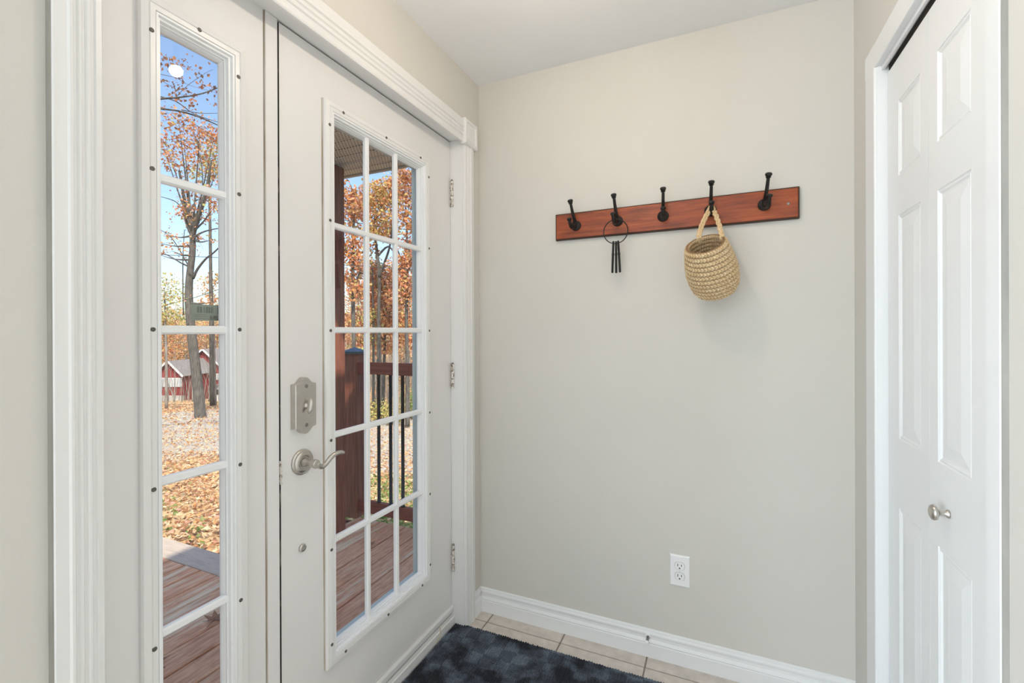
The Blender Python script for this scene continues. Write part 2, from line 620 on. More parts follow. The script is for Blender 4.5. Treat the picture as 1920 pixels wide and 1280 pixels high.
tr1 = thing('trim_1', 'white fluted casing with square corner block around the entry door', None, (XL, 1.1, 0), kind='structure')
cas = MB()
cas.prism(fluted(), lambda p, q, t: (XL + q, .372 + p, t), 0, 2.060)
cas.build('casing_leg', M['trim'], tr1)
cas = MB()
cas.prism(fluted(), lambda p, q, t: (XL + q, 1.772 - p, t), 0, 2.058)
cas.build('casing_leg', M['trim'], tr1)
cas = MB()
hp = [(p * 1.36, q) for p, q in fluted()]
cas.prism(hp, lambda p, q, t: (XL + q, t, 2.158 - p), .45, 1.690)
cas.build('casing_head', M['trim'], tr1)
for y0, y1 in ((1.686, 1.792), (.352, .458)):
    cb = MB()
    cb.rect((y0, y1, 2.056, 2.164), [(0, XL), (0, XL + .021), (.004, XL + .025), (.014, XL + .025), (.018, XL + .0205), (.024, XL + .0205), (.03, XL + .0245)], FX)
    cb.build('corner_block', M['trim'], tr1)
MB().box(XL, XL + .0130, .3702, .3722, 0, 2.056).build('caulk_shade_line', M['shadeedge'], tr1)  # thin dark strip paints in the shade on the casing's near side
jm = MB().box(-1.135, XL, 1.6985, 1.712, 0, 2.078)
jm.build('jamb', M['trim'], tr1)
jm = MB().box(-1.135, XL, .430, .4395, 0, 2.078)
jm.build('jamb', M['trim'], tr1)
hj = MB().box(-1.135, XL + .001, .437, 1.7125, 2.0785, 2.0915)
hj.build('head_jamb', M['trim'], tr1)
st = MB().box(-1.10, -1.072, 1.6966, 1.6985, .02, 2.0785)
st.box(-1.10, -1.062, .852, 1.6985, 2.0742, 2.0785)
st.build('door_stop_strip', M['strip'], tr1)
ml = MB().box(-1.135, -1.046, .8095, .8464, .045, 2.0785)
ml.build('mullion_post', M['door'], tr1, bevel=.002)
ws = MB().box(-1.11, -1.062, .8475, .8512, .05, 2.078)
ws.build('weatherstrip', M['strip'], tr1)
sill = MB().box(-1.14, -1.037, .437, 1.712, -.05, .040)
sill.box(-1.14, -1.047, .437, 1.712, .040, .046)
sill.build('sill', M['trim'], tr1, bevel=.003)


# ------------------------------------------------------------------ lite frame profile (inset, x)
def lite_prof(xf):
    return [(0, xf - .002), (0, xf + .008), (.003, xf + .0125), (.0155, xf + .0145), (.017, xf + .0125), (.0185, xf + .0145), (.028, xf + .0140), (.030, xf + .010), (.030, xf - .01)]


def bead_prof(xf):
    return [(.0295, xf + .0), (.0298, xf + .0125), (.034, xf + .0125), (.0355, xf + .006), (.0400, xf + .006), (.0415, xf - .002), (.0445, xf - .002), (.045, xf - .024)]


def ext_prof(xf, e=.0405):
    return [(0, xf), (0, xf - .008), (.006, xf - .011), (e - .0085, xf - .011), (e, xf - .004), (e, xf + .018)]


def screws(pts, x, parent, r=.0046):
    for y, z in pts:
        k = MB().lathe([(r * 1.0, -.002), (r, .0006), (r * .75, .0010), (r * .3, .0003)], (x, y, z), (1, 0, 0), 10)
        k.build('screw', M['darkscrew'], parent)


def screws_label(o):
    return o


# ------------------------------------------------------------------ entry door
D = thing('door_1', 'white entry door with fifteen glass panes, nickel lever and deadbolt', 'door', (-1.07, 1.275, 0), kind='structure')
DY0, DY1, DZ0, DZ1 = .8530, 1.6965, .088, 2.074
LR = (.996, 1.531, .275, 1.942)          # outer rectangle of the lite frame
OP = (.045 + LR[0] - .002, LR[1] - .045 + .002, LR[2] + .043, LR[3] - .043)
sl = MB()
for x0, x1, a in ((-1.094, -1.05, 0),):
    sl.box(x0, x1, DY0, OP[0] - .006, DZ0, DZ1)
    sl.box(x0, x1, OP[1] + .006, DY1, DZ0, DZ1)
    sl.box(x0, x1, OP[0] - .006, OP[1] + .006, DZ0, OP[2] - .006)
    sl.box(x0, x1, OP[0] - .006, OP[1] + .006, OP[3] + .006, DZ1)
sl.build('slab', M['door'], D)
MB().rect(LR, lite_prof(-1.05), FX, fill=False).build('lite_frame', M['lite'], D)
MB().rect(LR, bead_prof(-1.05), FX, fill=False).build('lite_bead', M['vinyl'], D)
MB().box(-1.051, -1.0465, LR[0] - .0022, LR[0] + .0005, LR[2], LR[3]).build('caulk_shade_line', M['grime'], D)
MB().box(-1.092, -1.0506, DY0 - .0012, DY0 + .0005, DZ0, DZ1).build('edge_seal', M['strip'], D)
MB().box(-1.092, -1.0506, DY0, DY1, DZ1 - .0005, DZ1 + .0012).build('edge_seal', M['strip'], D)
MB().rect(LR, ext_prof(-1.094), FX, fill=False).build('exterior_lite_frame', M['aluminium'], D)


def grille(o, op, cols, rows, x, w=.0185):
    """muntin bars: rounded fronts, each one a bar of its own"""
    y0, y1, z0, z1 = op
    prof = [(-w / 2, -.008), (-w / 2, .001), (-w * .30, .005), (w * .30, .005), (w / 2, .001), (w / 2, -.008)]
    ysn = [y0 + (y1 - y0) * k / cols for k in range(1, cols)]
    zsn = [z0 + (z1 - z0) * k / rows for k in range(1, rows)]
    for yy in ysn:
        MB().prism(prof, lambda p, q, t: (x + q, yy + p, t), z0 - .002, z1 + .002).build('muntin', M['vinyl'], o)
    for zz in zsn:
        MB().prism(prof, lambda p, q, t: (x + q + .0006, t, zz + p), y0 - .002, y1 + .002).build('muntin', M['vinyl'], o)
    Y = [y0] + ysn + [y1]
    Z = [z0] + zsn + [z1]
    for i in range(cols):
        for j in range(rows):
            MB().box(x - .0190, x - .0150, Y[i] + .0003, Y[i + 1] - .0003, Z[j] + .0003, Z[j + 1] - .0003).build('pane', M['glass'], o)
    return Y, Z


OPG = (1.041, 1.486, .320, 1.897)
grille(D, OPG, 3, 5, -1.0565)
bead = MB().rect((OPG[0] - .004, OPG[1] + .004, OPG[2] - .004, OPG[3] + .004), [(0, -1.058), (.006, -1.058), (.009, -1.066), (.009, -1.0715), (0, -1.0715)], FX, fill=False, wrap=True)
bead.build('glazing_bead', M['vinyl'], D)
yl, yr = 1.0115, 1.5165
screws([(yl, z) for z in (1.868, 1.588, 1.265, .943, .622, .344)] + [(yr, z) for z in (1.868, 1.588, 1.265, .943, .622, .344)]
       + [(y, 1.926) for y in (1.066, 1.264, 1.463)] + [(y, .290) for y in (1.066, 1.264, 1.463)], -1.0355, D)
# hinges
for z0, z1 in ((1.797, 1.906), (1.016, 1.122), (.233, .344)):
    h = MB()
    h.box(-1.052, -1.0435, 1.6955, 1.7005, z0, z1)
    zz = np.linspace(z0, z1, 6)
    for k in range(5):
        h.lathe([(.0062, 0), (.0066, .002), (.0066, (zz[1] - zz[0]) - .003), (.0062, (zz[1] - zz[0]) - .001)], (-1.0395, 1.6945, zz[k]), (0, 0, 1), 10)
    hg = h.build('hinge', M['hinge'], D)
    MB().lathe([(.0045, 0), (.0055, .002), (.0035, .006)], (-1.0395, 1.6945, z1), (0, 0, 1), 8).build('hinge_pin', M['chrome'], hg)
# deadbolt: scalloped escutcheon box
yc, hw = .918, .0345
top = [(-hw, 1.1185), (-hw + .001, 1.1195), (-.024, 1.1205), (-.019, 1.1235), (-.012, 1.131), (-.006, 1.1355), (0, 1.1370)]
prof = top + [(-p, q) for p, q in reversed(top[:-1])]
zc = 1.0595
poly = prof + [(p, 2 * zc - q) for p, q in reversed(prof)]
db = MB()
n = len(poly)
inner = [(p * .965, zc + (q - zc) * .985) for p, q in poly]
vs = [(-1.05, yc + p, q) for p, q in poly] + [(-1.0315, yc + p, q) for p, q in poly] + [(-1.0295, yc + p, q) for p, q in inner]
fs = [(i, (i + 1) % n, n + (i + 1) % n, n + i) for i in range(n)] + [(n + i, n + (i + 1) % n, 2 * n + (i + 1) % n, 2 * n + i) for i in range(n)] + [tuple(2 * n + i for i in range(n))]
db.add(vs, fs)
dbo = db.build('deadbolt', M['nickel'], D)
tt = MB()
tt.lathe([(.0085, 0), (.0095, .002), (.007, .005), (.0055, .009)], (-1.0295, yc, zc), (1, 0, 0), 16)
tz = [(-.020, .002), (-.015, .0055), (-.007, .0085), (0, .0075), (.007, .0085), (.015, .0055), (.020, .002)]
vs, fs = [], []
for k, (h_, r_) in enumerate(tz):
    for a in range(10):
        t = 2 * math.pi * a / 10
        vs.append((-1.0165 + r_ * 1.25 * math.cos(t), yc + r_ * .80 * math.sin(t) + h_ * .16, zc + h_))
for k in range(len(tz) - 1):
    for a in range(10):
        fs.append((k * 10 + a, k * 10 + (a + 1) % 10, (k + 1) * 10 + (a + 1) % 10, (k + 1) * 10 + a))
fs += [tuple(reversed(range(10))), tuple((len(tz) - 1) * 10 + a for a in range(10))]
tt.add(vs, fs, True)
tt.build('thumb_turn', M['nickel'], dbo)
for z in (1.1125, 1.0065):
    MB().lathe([(.0052, -.001), (.0052, .0012), (.004, .0016), (.0028, .0004)], (-1.0295, yc, z), (1, 0, 0), 14).build('screw', M['chrome'], dbo)
# lever handle
hy, hz = .9195, .9025
ro = MB().lathe([(.0350, 0), (.0355, .003), (.0335, .0065), (.0305, .0075), (.0285, .0065), (.0270, .009), (.0215, .0115), (.0185, .0115), (.0165, .009)], (-1.05, hy, hz), (1, 0, 0), 32)
hd = ro.build('handle', M['nickel'], D)
le = MB()
le.lathe([(.0125, .008), (.0115, .016), (.0085, .022), (.0080, .030), (.0115, .037), (.0120, .056), (.0105, .0585)], (-1.05, hy, hz), (1, 0, 0), 20)
cp = [(-.9985, hy + .004, hz), (-.9985, hy + .016, hz - .011), (-.9975, hy + .027, hz - .0125), (-.996, hy + .039, hz - .004), (-.994, hy + .052, hz + .007), (-.992, hy + .066, hz + .0125), (-.990, hy + .082, hz + .0125), (-.989, hy + .094, hz + .0085)]
P = []
for k in range(len(cp) - 1):
    p0, p1, p2, p3 = [np.array(cp[max(0, min(len(cp) - 1, k + q))]) for q in (-1, 0, 1, 2)]
    for t in np.linspace(0, 1, 5)[:-1]:
        P.append(.5 * (2 * p1 + (p2 - p0) * t + (2 * p0 - 5 * p1 + 4 * p2 - p3) * t * t + (3 * p1 - p0 - 3 * p2 + p3) * t ** 3))
P.append(np.array(cp[-1]))
rr = np.interp(np.linspace(0, 1, len(P)), [0, .3, .6, .92, 1], [.0078, .0068, .0068, .0058, .0035])
le.tube(P, list(rr), 12)
le.build('lever', M['nickel'], hd)
for z in (hz + .0225, hz - .0225):
    MB().lathe([(.0042, -.001), (.0042, .0014), (.0026, .0004)], (-1.0415, hy, z), (1, 0, 0), 12).build('screw', M['chrome'], hd)
# small round plug below the handle
pl = MB().lathe([(.0105, 0), (.0110, .004), (.0085, .0075), (.0060, .0065), (.0045, .0075), (.003, .006)], (-1.05, .9185, .666), (1, 0, 0), 20)
pl.build('door_plug', M['nickel'], D)
# latch strike on the mullion, sweep and its frayed seal
MB().box(-1.0515, -1.0440, .8476, .8522, .862, .922).build('latch_plate', M['hinge'], D)
sw = MB()
sw.prism([(-1.06, .085), (-1.046, .088), (-1.041, .078), (-1.041, .062), (-1.045, .0525), (-1.06, .0525)], lambda p, q, t: (p, t, q), DY0, DY1)
sw.build('door_sweep', M['door'], D)
MB().box(-1.07, -1.049, DY0, DY1, .0465, .0535).build('sweep_seal', M['strip'], D)
sp_ = [(-1.040, 1.585, .060), (-1.034, 1.583, .054), (-1.030, 1.578, .040), (-1.031, 1.572, .026), (-1.034, 1.562, .020), (-1.030, 1.550, .017)]
MB().tube(sp_, .0014, 6).build('frayed_seal_string', M['string'], D)

# ------------------------------------------------------------------ sidelite window
S = thing('window_1', 'tall narrow white sidelite window of five panes left of the door', 'window', (-1.07, .62, 0), kind='structure')
SR = (.527, .752, .275, 1.942)
SO = (.573, .7085, .320, 1.897)
sp1 = MB()
sp1.box(-1.094, -1.05, .4395, SO[0] - .006, .046, 2.0785)
sp1.box(-1.094, -1.05, SO[1] + .010, .8065, .046, 2.0785)
sp1.box(-1.094, -1.05, SO[0] - .006, SO[1] + .010, .046, SO[2] - .006)
sp1.box(-1.094, -1.05, SO[0] - .006, SO[1] + .010, SO[3] + .006, 2.0785)
sp1.build('window_panel', M['door'], S)
MB().box(-1.09, -1.0462, .8082, .8094, .046, 2.0785).build('caulk_shade_line', M['grime'], S)
MB().rect(SR, lite_prof(-1.05), FX, fill=False).build('lite_frame', M['lite'], S)
MB().rect(SR, bead_prof(-1.05), FX, fill=False).build('lite_bead', M['vinyl'], S)
MB().rect(SR, ext_prof(-1.094, .026), FX, fill=False).build('exterior_lite_frame', M['vinyl'], S)
grille(S, SO, 1, 5, -1.0565)
MB().rect((SO[0] - .004, SO[1] + .004, SO[2] - .004, SO[3] + .004), [(0, -1.058), (.006, -1.058), (.009, -1.066), (.009, -1.0715), (0, -1.0715)], FX, fill=False, wrap=True).build('glazing_bead', M['vinyl'], S)
screws([(.5475, z) for z in (1.868, 1.590, 1.267, .945, .624, .344)] + [(.7305, z) for z in (1.866, 1.588, 1.267, .947, .625, .344)] + [(.641, 1.924), (.641, .290)], -1.0355, S)

# barcode sticker on the glass
STK = thing('barcode_sticker', 'grey barcode sticker stuck on the tall sidelite pane, seen from its back', 'sticker', (-1.0770, .676, 1.289))
sx0 = -1.0770
cor = []
y0, y1, z0, z1, r = .6450, .7085, 1.2875, 1.3245, .004
for cy_, cz_, a0 in ((y1 - r, z1 - r, 0), (y0 + r, z1 - r, 90), (y0 + r, z0 + r, 180), (y1 - r, z0 + r, 270)):
    for k in range(5):
        a = math.radians(a0 + k * 22.5)
        cor.append((cy_ + r * math.cos(a), cz_ + r * math.sin(a)))
sk = MB().prism(cor, lambda p, q, t: (t, p, q), sx0 - .0003, sx0 + .0003).build('sticker_film', M['sticker'], STK)
yy = .658
bars = MB()
for wd, gp in ((.0008, .0006), (.0022, .0012), (.0010, .0014), (.0028, .0010), (.0008, .0026), (.0018, .0022), (.0008, .0014), (.0026, .0010), (.0012, .0012), (.0026, .0016), (.0008, .001), (.0020, .0012), (.0008, .0006)):
    bars.box(sx0 + .0003, sx0 + .0005, yy, yy + wd, 1.3055, 1.3195)
    yy += wd + gp
tag(bars.build('barcode', M['stickerbar'], STK), kind='stuff')


def text_obj(txt, size, mat, parent, place, name):
    c = bpy.data.curves.new(name, 'FONT')
    c.body = txt
    c.size = size
    c.extrude = .0001
    o = bpy.data.objects.new(name + '_tmp', c)
    me = bpy.data.meshes.new_from_object(o)
    bpy.data.objects.remove(o)
    for v in me.vertices:
        v.co = Vector(place(v.co.x, v.co.y, v.co.z)) - Vector(ORG[parent.name])
    me.materials.append(mat)
    ob = bpy.data.objects.new(name, me)
    COL.objects.link(ob)
    ob.parent = parent
    ORG[ob.name] = ORG[parent.name]
    return ob


# printed on the other side, so it reads mirrored from indoors (viewer's right is +y)
text_obj('2R8', .0125, M['stickerred'], STK, lambda x, y, z: (sx0 + .0005, .7065 - x, 1.2905 + y), 'printed_number')
ln = MB()
for z in (1.3015, 1.2975, 1.2925):
    ln.box(sx0 + .0003, sx0 + .0005, .652, .682 - (z - 1.29) * .4, z - .0004, z + .0004)
tag(ln.build('printed_line', M['stickerbar'], STK), kind='stuff')

# ------------------------------------------------------------------ baseboards
def baseprof():
    return [(0, 0), (.0145, 0), (.0145, .050), (.0130, .0535), (.0150, .058), (.0125, .064), (.0095, .069), (.0085, .078), (.0105, .084), (.0105, .089), (.0075, .094), (.0060, .101), (.003, .104), (0, .104)]


s(MB().prism(baseprof(), lambda p, q, t: (t, YB - p, q), XL, XR).build('baseboard_back', M['closet']))
s(MB().prism(baseprof(), lambda p, q, t: (XL + p, t, q), 1.7725, YB - .0145).build('baseboard_left', M['closet']))
s(MB().prism(baseprof(), lambda p, q, t: (XR - p, t, q), 1.683, YB - .0145).build('baseboard_right', M['closet']))

# ------------------------------------------------------------------ closet opening
tr2 = thing('trim_2', 'plain white casing around the closet opening on the right wall', None, (XR, 1.3, 0), kind='structure')
cp_ = [(0, 0), (0, .0075), (.003, .0095), (1.0, .0095), (1.0, 0)]


def plain(w):
    return [(0, 0), (0, .0075), (.003, .0095), (w - .004, .0095), (w - .001, .0080), (w, .006), (w, 0)]


MB().prism(plain(.083), lambda p, q, t: (XR - q, 1.681 - p, t), 0, 2.0635).build('casing_leg', M['closet'], tr2)
MB().prism(plain(.046), lambda p, q, t: (XR - q, .9665 + p, t), 0, 2.0635).build('casing_leg', M['closet'], tr2)
MB().prism(plain(.066), lambda p, q, t: (XR - q - .0003, t, 2.0635 - p), .9665, 1.681).build('casing_head', M['closet'], tr2)
MB().box(XR - .0082, XR, .9650, .9668, 0, 2.0635).build('caulk_shade_line', M['shadeedge'], tr2)  # added dark strip gives the closet casing's near side its shade
MB().box(XR - .002, XR + .12, 1.5975, 1.612, 0, 1.9985).build('jamb', M['closet'], tr2)
MB().box(XR - .002, XR + .12, .994, 1.0085, 0, 1.9985).build('jamb', M['closet'], tr2)
MB().box(XR - .002, XR + .12, 1.0085, 1.5975, 1.9985, 2.012).build('head_jamb', M['closet'], tr2)
MB().box(.420, .4265, 1.010, 1.597, 1.986, 1.9985).build('track_fascia', M['closet'], tr2)
MB().box(.436, .466, 1.010, 1.597, 1.982, 1.9985).build('door_track', M['track'], tr2)

C = thing('door_2', 'white bifold closet door with moulded panels and a small nickel knob', 'door', (.45, 1.33, 0), kind='structure')
XF = .433
panz = [(.185, .794), (.975, 1.561), (1.665, 1.861)]


def bleaf(y0, y1, p0, p1):
    L = MB()
    L.box(XF, XF + .030, y0, p0, .015, 1.974)
    L.box(XF, XF + .030, p1, y1, .015, 1.974)
    zz = [.015] + [v for pz in panz for v in pz] + [1.974]
    for k in range(0, len(zz), 2):
        L.box(XF, XF + .030, p0, p1, zz[k], zz[k + 1])
    lf = L.build('door_leaf', M['closet'], C)
    for z0, z1 in panz:
        q = MB().rect((p0, p1, z0, z1), [(-.001, XF + .0003), (.003, XF + .0026), (.007, XF + .0010), (.011, XF + .0042), (.016, XF + .0042), (.043, XF + .0006), (.046, XF + .0006)], FX)
        q.build('panel', M['closet'], lf)
    return lf


bleaf(1.3255, 1.5945, 1.372, 1.515)
near = bleaf(1.012, 1.3235, 1.136, 1.281)
kb = MB().lathe([(.0085, 0), (.0085, .003), (.0055, .006), (.0050, .015), (.009, .019), (.0150, .0215), (.0160, .025), (.0145, .029), (.009, .0315)], (XF, 1.229, .881), (-1, 0, 0), 24)
kb.build('knob', M['nickel'], C)

# ------------------------------------------------------------------ coat rack
rk = thing('coat_rack', 'reddish stained wooden coat rack with five black iron hooks on the back wall', 'coat rack', (-.18, 1.826, 1.64))
RX0, RX1 = -.619, .2555
tilt = lambda x: 1.639 + (x - RX0) * .0045
b_ = MB()
T = .109
vs = []
rows = []
for (dy, ins) in ((0, 0), (-.015, 0), (-.020, .006)):
    for x, top in ((RX0 + ins, 0), (RX1 - ins, 0), (RX1 - ins, 1), (RX0 + ins, 1)):
        vs.append((x, YB + dy, tilt(x) + (T - ins if top else ins)))
fs = [(3, 2, 1, 0)] + [(j * 4 + k, j * 4 + (k + 1) % 4, (j + 1) * 4 + (k + 1) % 4, (j + 1) * 4 + k) for j in range(2) for k in range(4)] + [(8, 9, 10, 11)]
b_.add(vs, fs)
bd = b_.build('board', M['rack'], rk, bevel=.0012)
bd.data.materials.append(M['rackedge'])
for pz in bd.data.polygons:
    if abs(pz.normal.y) < .9:
        pz.material_index = 1
YF = YB - .020
HK = [(-.529, 1.696, 8, 20), (-.360, 1.698, 4, 12), (-.1885, 1.699, -6, -2), (-.0235, 1.701, -4, 0), (.1490, 1.703, -9, -9)]


def smooth_path(cp, k=5):
    cp = [np.array(c, float) for c in cp]
    P = []
    for i in range(len(cp) - 1):
        p0, p1, p2, p3 = [cp[max(0, min(len(cp) - 1, i + q))] for q in (-1, 0, 1, 2)]
        for t in np.linspace(0, 1, k + 1)[:-1]:
            P.append(.5 * (2 * p1 + (p2 - p0) * t + (2 * p0 - 5 * p1 + 4 * p2 - p3) * t * t + (3 * p1 - p0 - 3 * p2 + p3) * t ** 3))
    return P + [cp[-1]]


def prong(hk, off, z):
    """world point on a hook's lower prong, OFF metres out from the board"""
    x0, z0, yaw, _ = hk
    return x0 + off * math.sin(math.radians(-yaw)), YF - off, z0 + z


for hi, (x0, z0, yaw, _q) in enumerate(HK):
    ca, sa = math.cos(math.radians(yaw)), math.sin(math.radians(yaw))

    def w_(d, z, side=0.0):
        return (x0 - d * sa + side * ca, YF - d * ca - side * sa, z0 + z)
    hk = MB()
    up = smooth_path([w_(.006, .006), w_(.014, .016), w_(.026, .030), w_(.040, .052), w_(.052, .076)])
    hk.tube(up, list(np.linspace(.0072, .0054, len(up))), 10)
    e = np.array(up[-1]) - np.array(up[-2])
    hk.lathe([(.0055, -.004), (.0085, -.001), (.0080, .003), (.0105, .006), (.0112, .010), (.0098, .0135), (.0055, .0155)], up[-1], e, 14)
    lo = smooth_path([w_(.006, .004), w_(.016, -.008), (w_(.030, -.016)), w_(.046, -.016), w_(.058, -.006), w_(.064, .006)])
    hk.tube(lo, list(np.linspace(.0098, .0062, len(lo))), 10)
    e = np.array(lo[-1]) - np.array(lo[-2])
    hk.lathe([(.006, -.003), (.0085, 0), (.0100, .004), (.0092, .008), (.005, .0105)], lo[-1], e, 14)
    ho = hk.build('hook', M['iron'], rk)
    MB().lathe([(.0205, 0), (.0210, .003), (.0185, .0065), (.011, .0085), (.009, .011)], (x0, YF, z0 - .004), (0, -1, 0), 24).build('mounting_plate', M['iron'], ho)
    for sx_ in (-1, 1):
        MB().lathe([(.0036, 0), (.0036, .0016), (.002, .0008)], (x0 + sx_ * .0145, YF - .0045, z0 - .006), (0, -1, 0), 10).build('screw', M['chrome'], ho)
MB().lathe([(.0048, 0), (.0048, .0012), (.0025, .0004)], (.2215, YF, tilt(.22) + .052), (0, -1, 0), 12).build('screw', M['chrome'], rk)

# ------------------------------------------------------------------ key ring with three skeleton keys
px_, py_, pz_ = prong(HK[1], .044, -.0165 + .0095)
RR = .0465
KR = thing('key_ring', 'black iron key ring with three old skeleton keys on the second hook', 'keys', (px_, py_, pz_ - RR * 2 - .11))
cx, cy, cz = px_ + .004, py_, pz_ - RR
rg = MB()
rg.tube([(cx + RR * math.cos(t), cy, cz + RR * math.sin(t)) for t in np.linspace(0, 2 * math.pi, 49)], .0019, 8, caps=False)
rg.build('ring', M['iron'], KR)
for kx, lean, dy in ((-.009, -.035, 0.0), (.0005, .005, .003), (.010, .055, -.002)):
    kz = cz - math.sqrt(RR * RR - kx * kx)
    k = MB()
    ax = np.array([lean, 0, -1.0])
    ax /= np.linalg.norm(ax)
    o = np.array([cx + kx, cy + dy, kz + .006])
    sd = np.array([-.20 + lean, 1, 0.0])
    sd /= np.linalg.norm(sd)
    k.tube([o + ax * (.0205 - .0205 * math.cos(t)) + sd * .0145 * math.sin(t) for t in np.linspace(0, 2 * math.pi, 21)], .0040, 7, caps=False)
    k.lathe([(.003, .040), (.0056, .044), (.0040, .047), (.0060, .050), (.0040, .053), (.0043, .056), (.0043, .118), (.002, .120)], o, ax, 10)
    q = o + ax * .104
    for a0, a1 in ((0, .005), (.008, .013)):
        c0, c1 = q + ax * a0, q + ax * a1
        t_ = np.cross(ax, sd) * .0013
        v8 = [c + sd * e_ + t_ * f_ for c in (c0, c1) for e_ in (.002, .015) for f_ in (-1, 1)]
        k.add(v8, [(0, 1, 3, 2), (4, 6, 7, 5), (0, 4, 5, 1), (2, 3, 7, 6), (0, 2, 6, 4), (1, 5, 7, 3)])
    k.build('key', M['iron'], KR)

# ------------------------------------------------------------------ woven basket
BK = thing('straw_basket', 'small woven straw basket hanging by its braided loop from the fourth hook', 'basket', (-.012, 1.75, 1.36))
RC = np.array([-.038, 1.650, 1.548])
BC = np.array([-.0032, 1.766, 1.3985])
axd = RC - BC
Lb = np.linalg.norm(axd)
axd /= Lb
e1 = np.array([1, 0, 0.0]) - axd * axd[0]
e1 /= np.linalg.norm(e1)
e2 = np.cross(axd, e1)


def bprofile(t):
    return np.interp(t, [0, .04, .12, .25, .45, .65, .85, 1.0], [.050, .061, .069, .0755, .0785, .0745, .0665, .060])


NR, NA, SUB = 12, 320, 9
nb = 44
V, F, pit = [], [], []
for side in (1, -1):
    base_i = len(V)
    rowsn = NR * SUB + 1
    for j in range(rowsn):
        t = j / (rowsn - 1)
        ph = (j / SUB) % 1.0
        row_i = int(j / SUB)
        scal = math.sqrt(max(0, 1 - (2 * ph - 1) ** 2))
        for k in range(NA):
            a = 2 * math.pi * k / NA
            u_ = (k / NA * nb + row_i * .37)
            # two strands meeting in a chevron along each coil
            c_ = (u_ + (abs(ph - .5)) * 1.1) % 1.0
            br = abs(math.sin(math.pi * c_)) ** .8
            r_b = bprofile(t)
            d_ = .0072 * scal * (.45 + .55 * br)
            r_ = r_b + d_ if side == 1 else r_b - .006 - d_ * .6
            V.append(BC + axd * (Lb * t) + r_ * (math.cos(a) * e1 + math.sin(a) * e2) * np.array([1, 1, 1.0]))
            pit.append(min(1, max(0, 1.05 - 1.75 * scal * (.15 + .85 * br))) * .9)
    for j in range(rowsn - 1):
        for k in range(NA):
            a_, b2 = base_i + j * NA + k, base_i + j * NA + (k + 1) % NA
            F.append((a_, b2, b2 + NA, a_ + NA))
half = rowsn * NA
for k in range(NA):                                 # rim
    F.append((half - NA + k, half - NA + (k + 1) % NA, 2 * half - NA + (k + 1) % NA, 2 * half - NA + k))
for sgn, b0 in ((1, 0), (-1, half)):                # flat spiral bottom
    prev = [b0 + k for k in range(NA)]
    for q, fr_ in enumerate((.93, .80, .66, .5, .33, .15)):
        new = []
        for k in range(NA):
            a = 2 * math.pi * k / NA
            V.append(BC - axd * (.004 + .003 * (q % 2) - (0 if sgn == 1 else .006)) + .050 * fr_ * (math.cos(a) * e1 + math.sin(a) * e2))
            pit.append(.3)
            new.append(len(V) - 1)
        for k in range(NA):
            F.append((prev[k], prev[(k + 1) % NA], new[(k + 1) % NA], new[k]))
        prev = new
    F.append(tuple(prev))
me = bpy.data.meshes.new('basket_body')
me.from_pydata([tuple(np.array(p) - ORG[BK.name]) for p in V], [], F)
me.polygons.foreach_set('use_smooth', [True] * len(F))
bm = bmesh.new()
bm.from_mesh(me)
bmesh.ops.recalc_face_normals(bm, faces=bm.faces)
bm.to_mesh(me)
bm.free()
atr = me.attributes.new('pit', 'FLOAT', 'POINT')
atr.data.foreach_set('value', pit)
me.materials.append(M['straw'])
bo = bpy.data.objects.new('basket_body', me)
COL.objects.link(bo)
bo.parent = BK
hx, hy_, hz_ = prong(HK[3], .046, -.016 + .0125)


def rimpt(deg, out=0.0, up=0.0):
    a = math.radians(deg)
    return RC + axd * up + (.060 + out) * (math.cos(a) * e1 + math.sin(a) * e2)


# which rim angle lies at the back (towards +y)
back = math.degrees(math.atan2(e2[1], e1[1]))
aR, aL = back * .30, back * 1.12
HKP = np.array([hx, hy_, hz_])
lift = lambda a_, f_: rimpt(a_, 0, .004) * (1 - f_) + HKP * f_
pa = [rimpt(aL, -.003, -.022), rimpt(aL, -.001, .004), lift(aL, .45) + np.array([-.006, 0, 0]), HKP + np.array([-.0085, 0, -.012]), HKP + np.array([0, 0, .002]),
      HKP + np.array([.0085, 0, -.012]), lift(aR, .45) + np.array([.004, 0, 0]), rimpt(aR, -.001, .004), rimpt(aR, -.003, -.022)]
path = smooth_path(pa, 9)
hb = MB()
for st_ in range(3):
    strand = []
    for i, p_ in enumerate(path):
        t_ = np.array(path[min(i + 1, len(path) - 1)]) - np.array(path[max(i - 1, 0)])
        t_ /= np.linalg.norm(t_)
        sd = np.cross(t_, np.array([0, 1.0, 0]))
        sd /= np.linalg.norm(sd) + 1e-9
        nn = np.cross(sd, t_)
        ang = i * .62 + st_ * 2 * math.pi / 3
        strand.append(np.array(p_) + sd * .0050 * math.sin(ang) + nn * .0024 * math.sin(2 * ang))
    hb.tube(strand, .0042, 7)
hbo = hb.build('loop_handle', M['straw'], BK)
tag(hbo, kind='stuff')

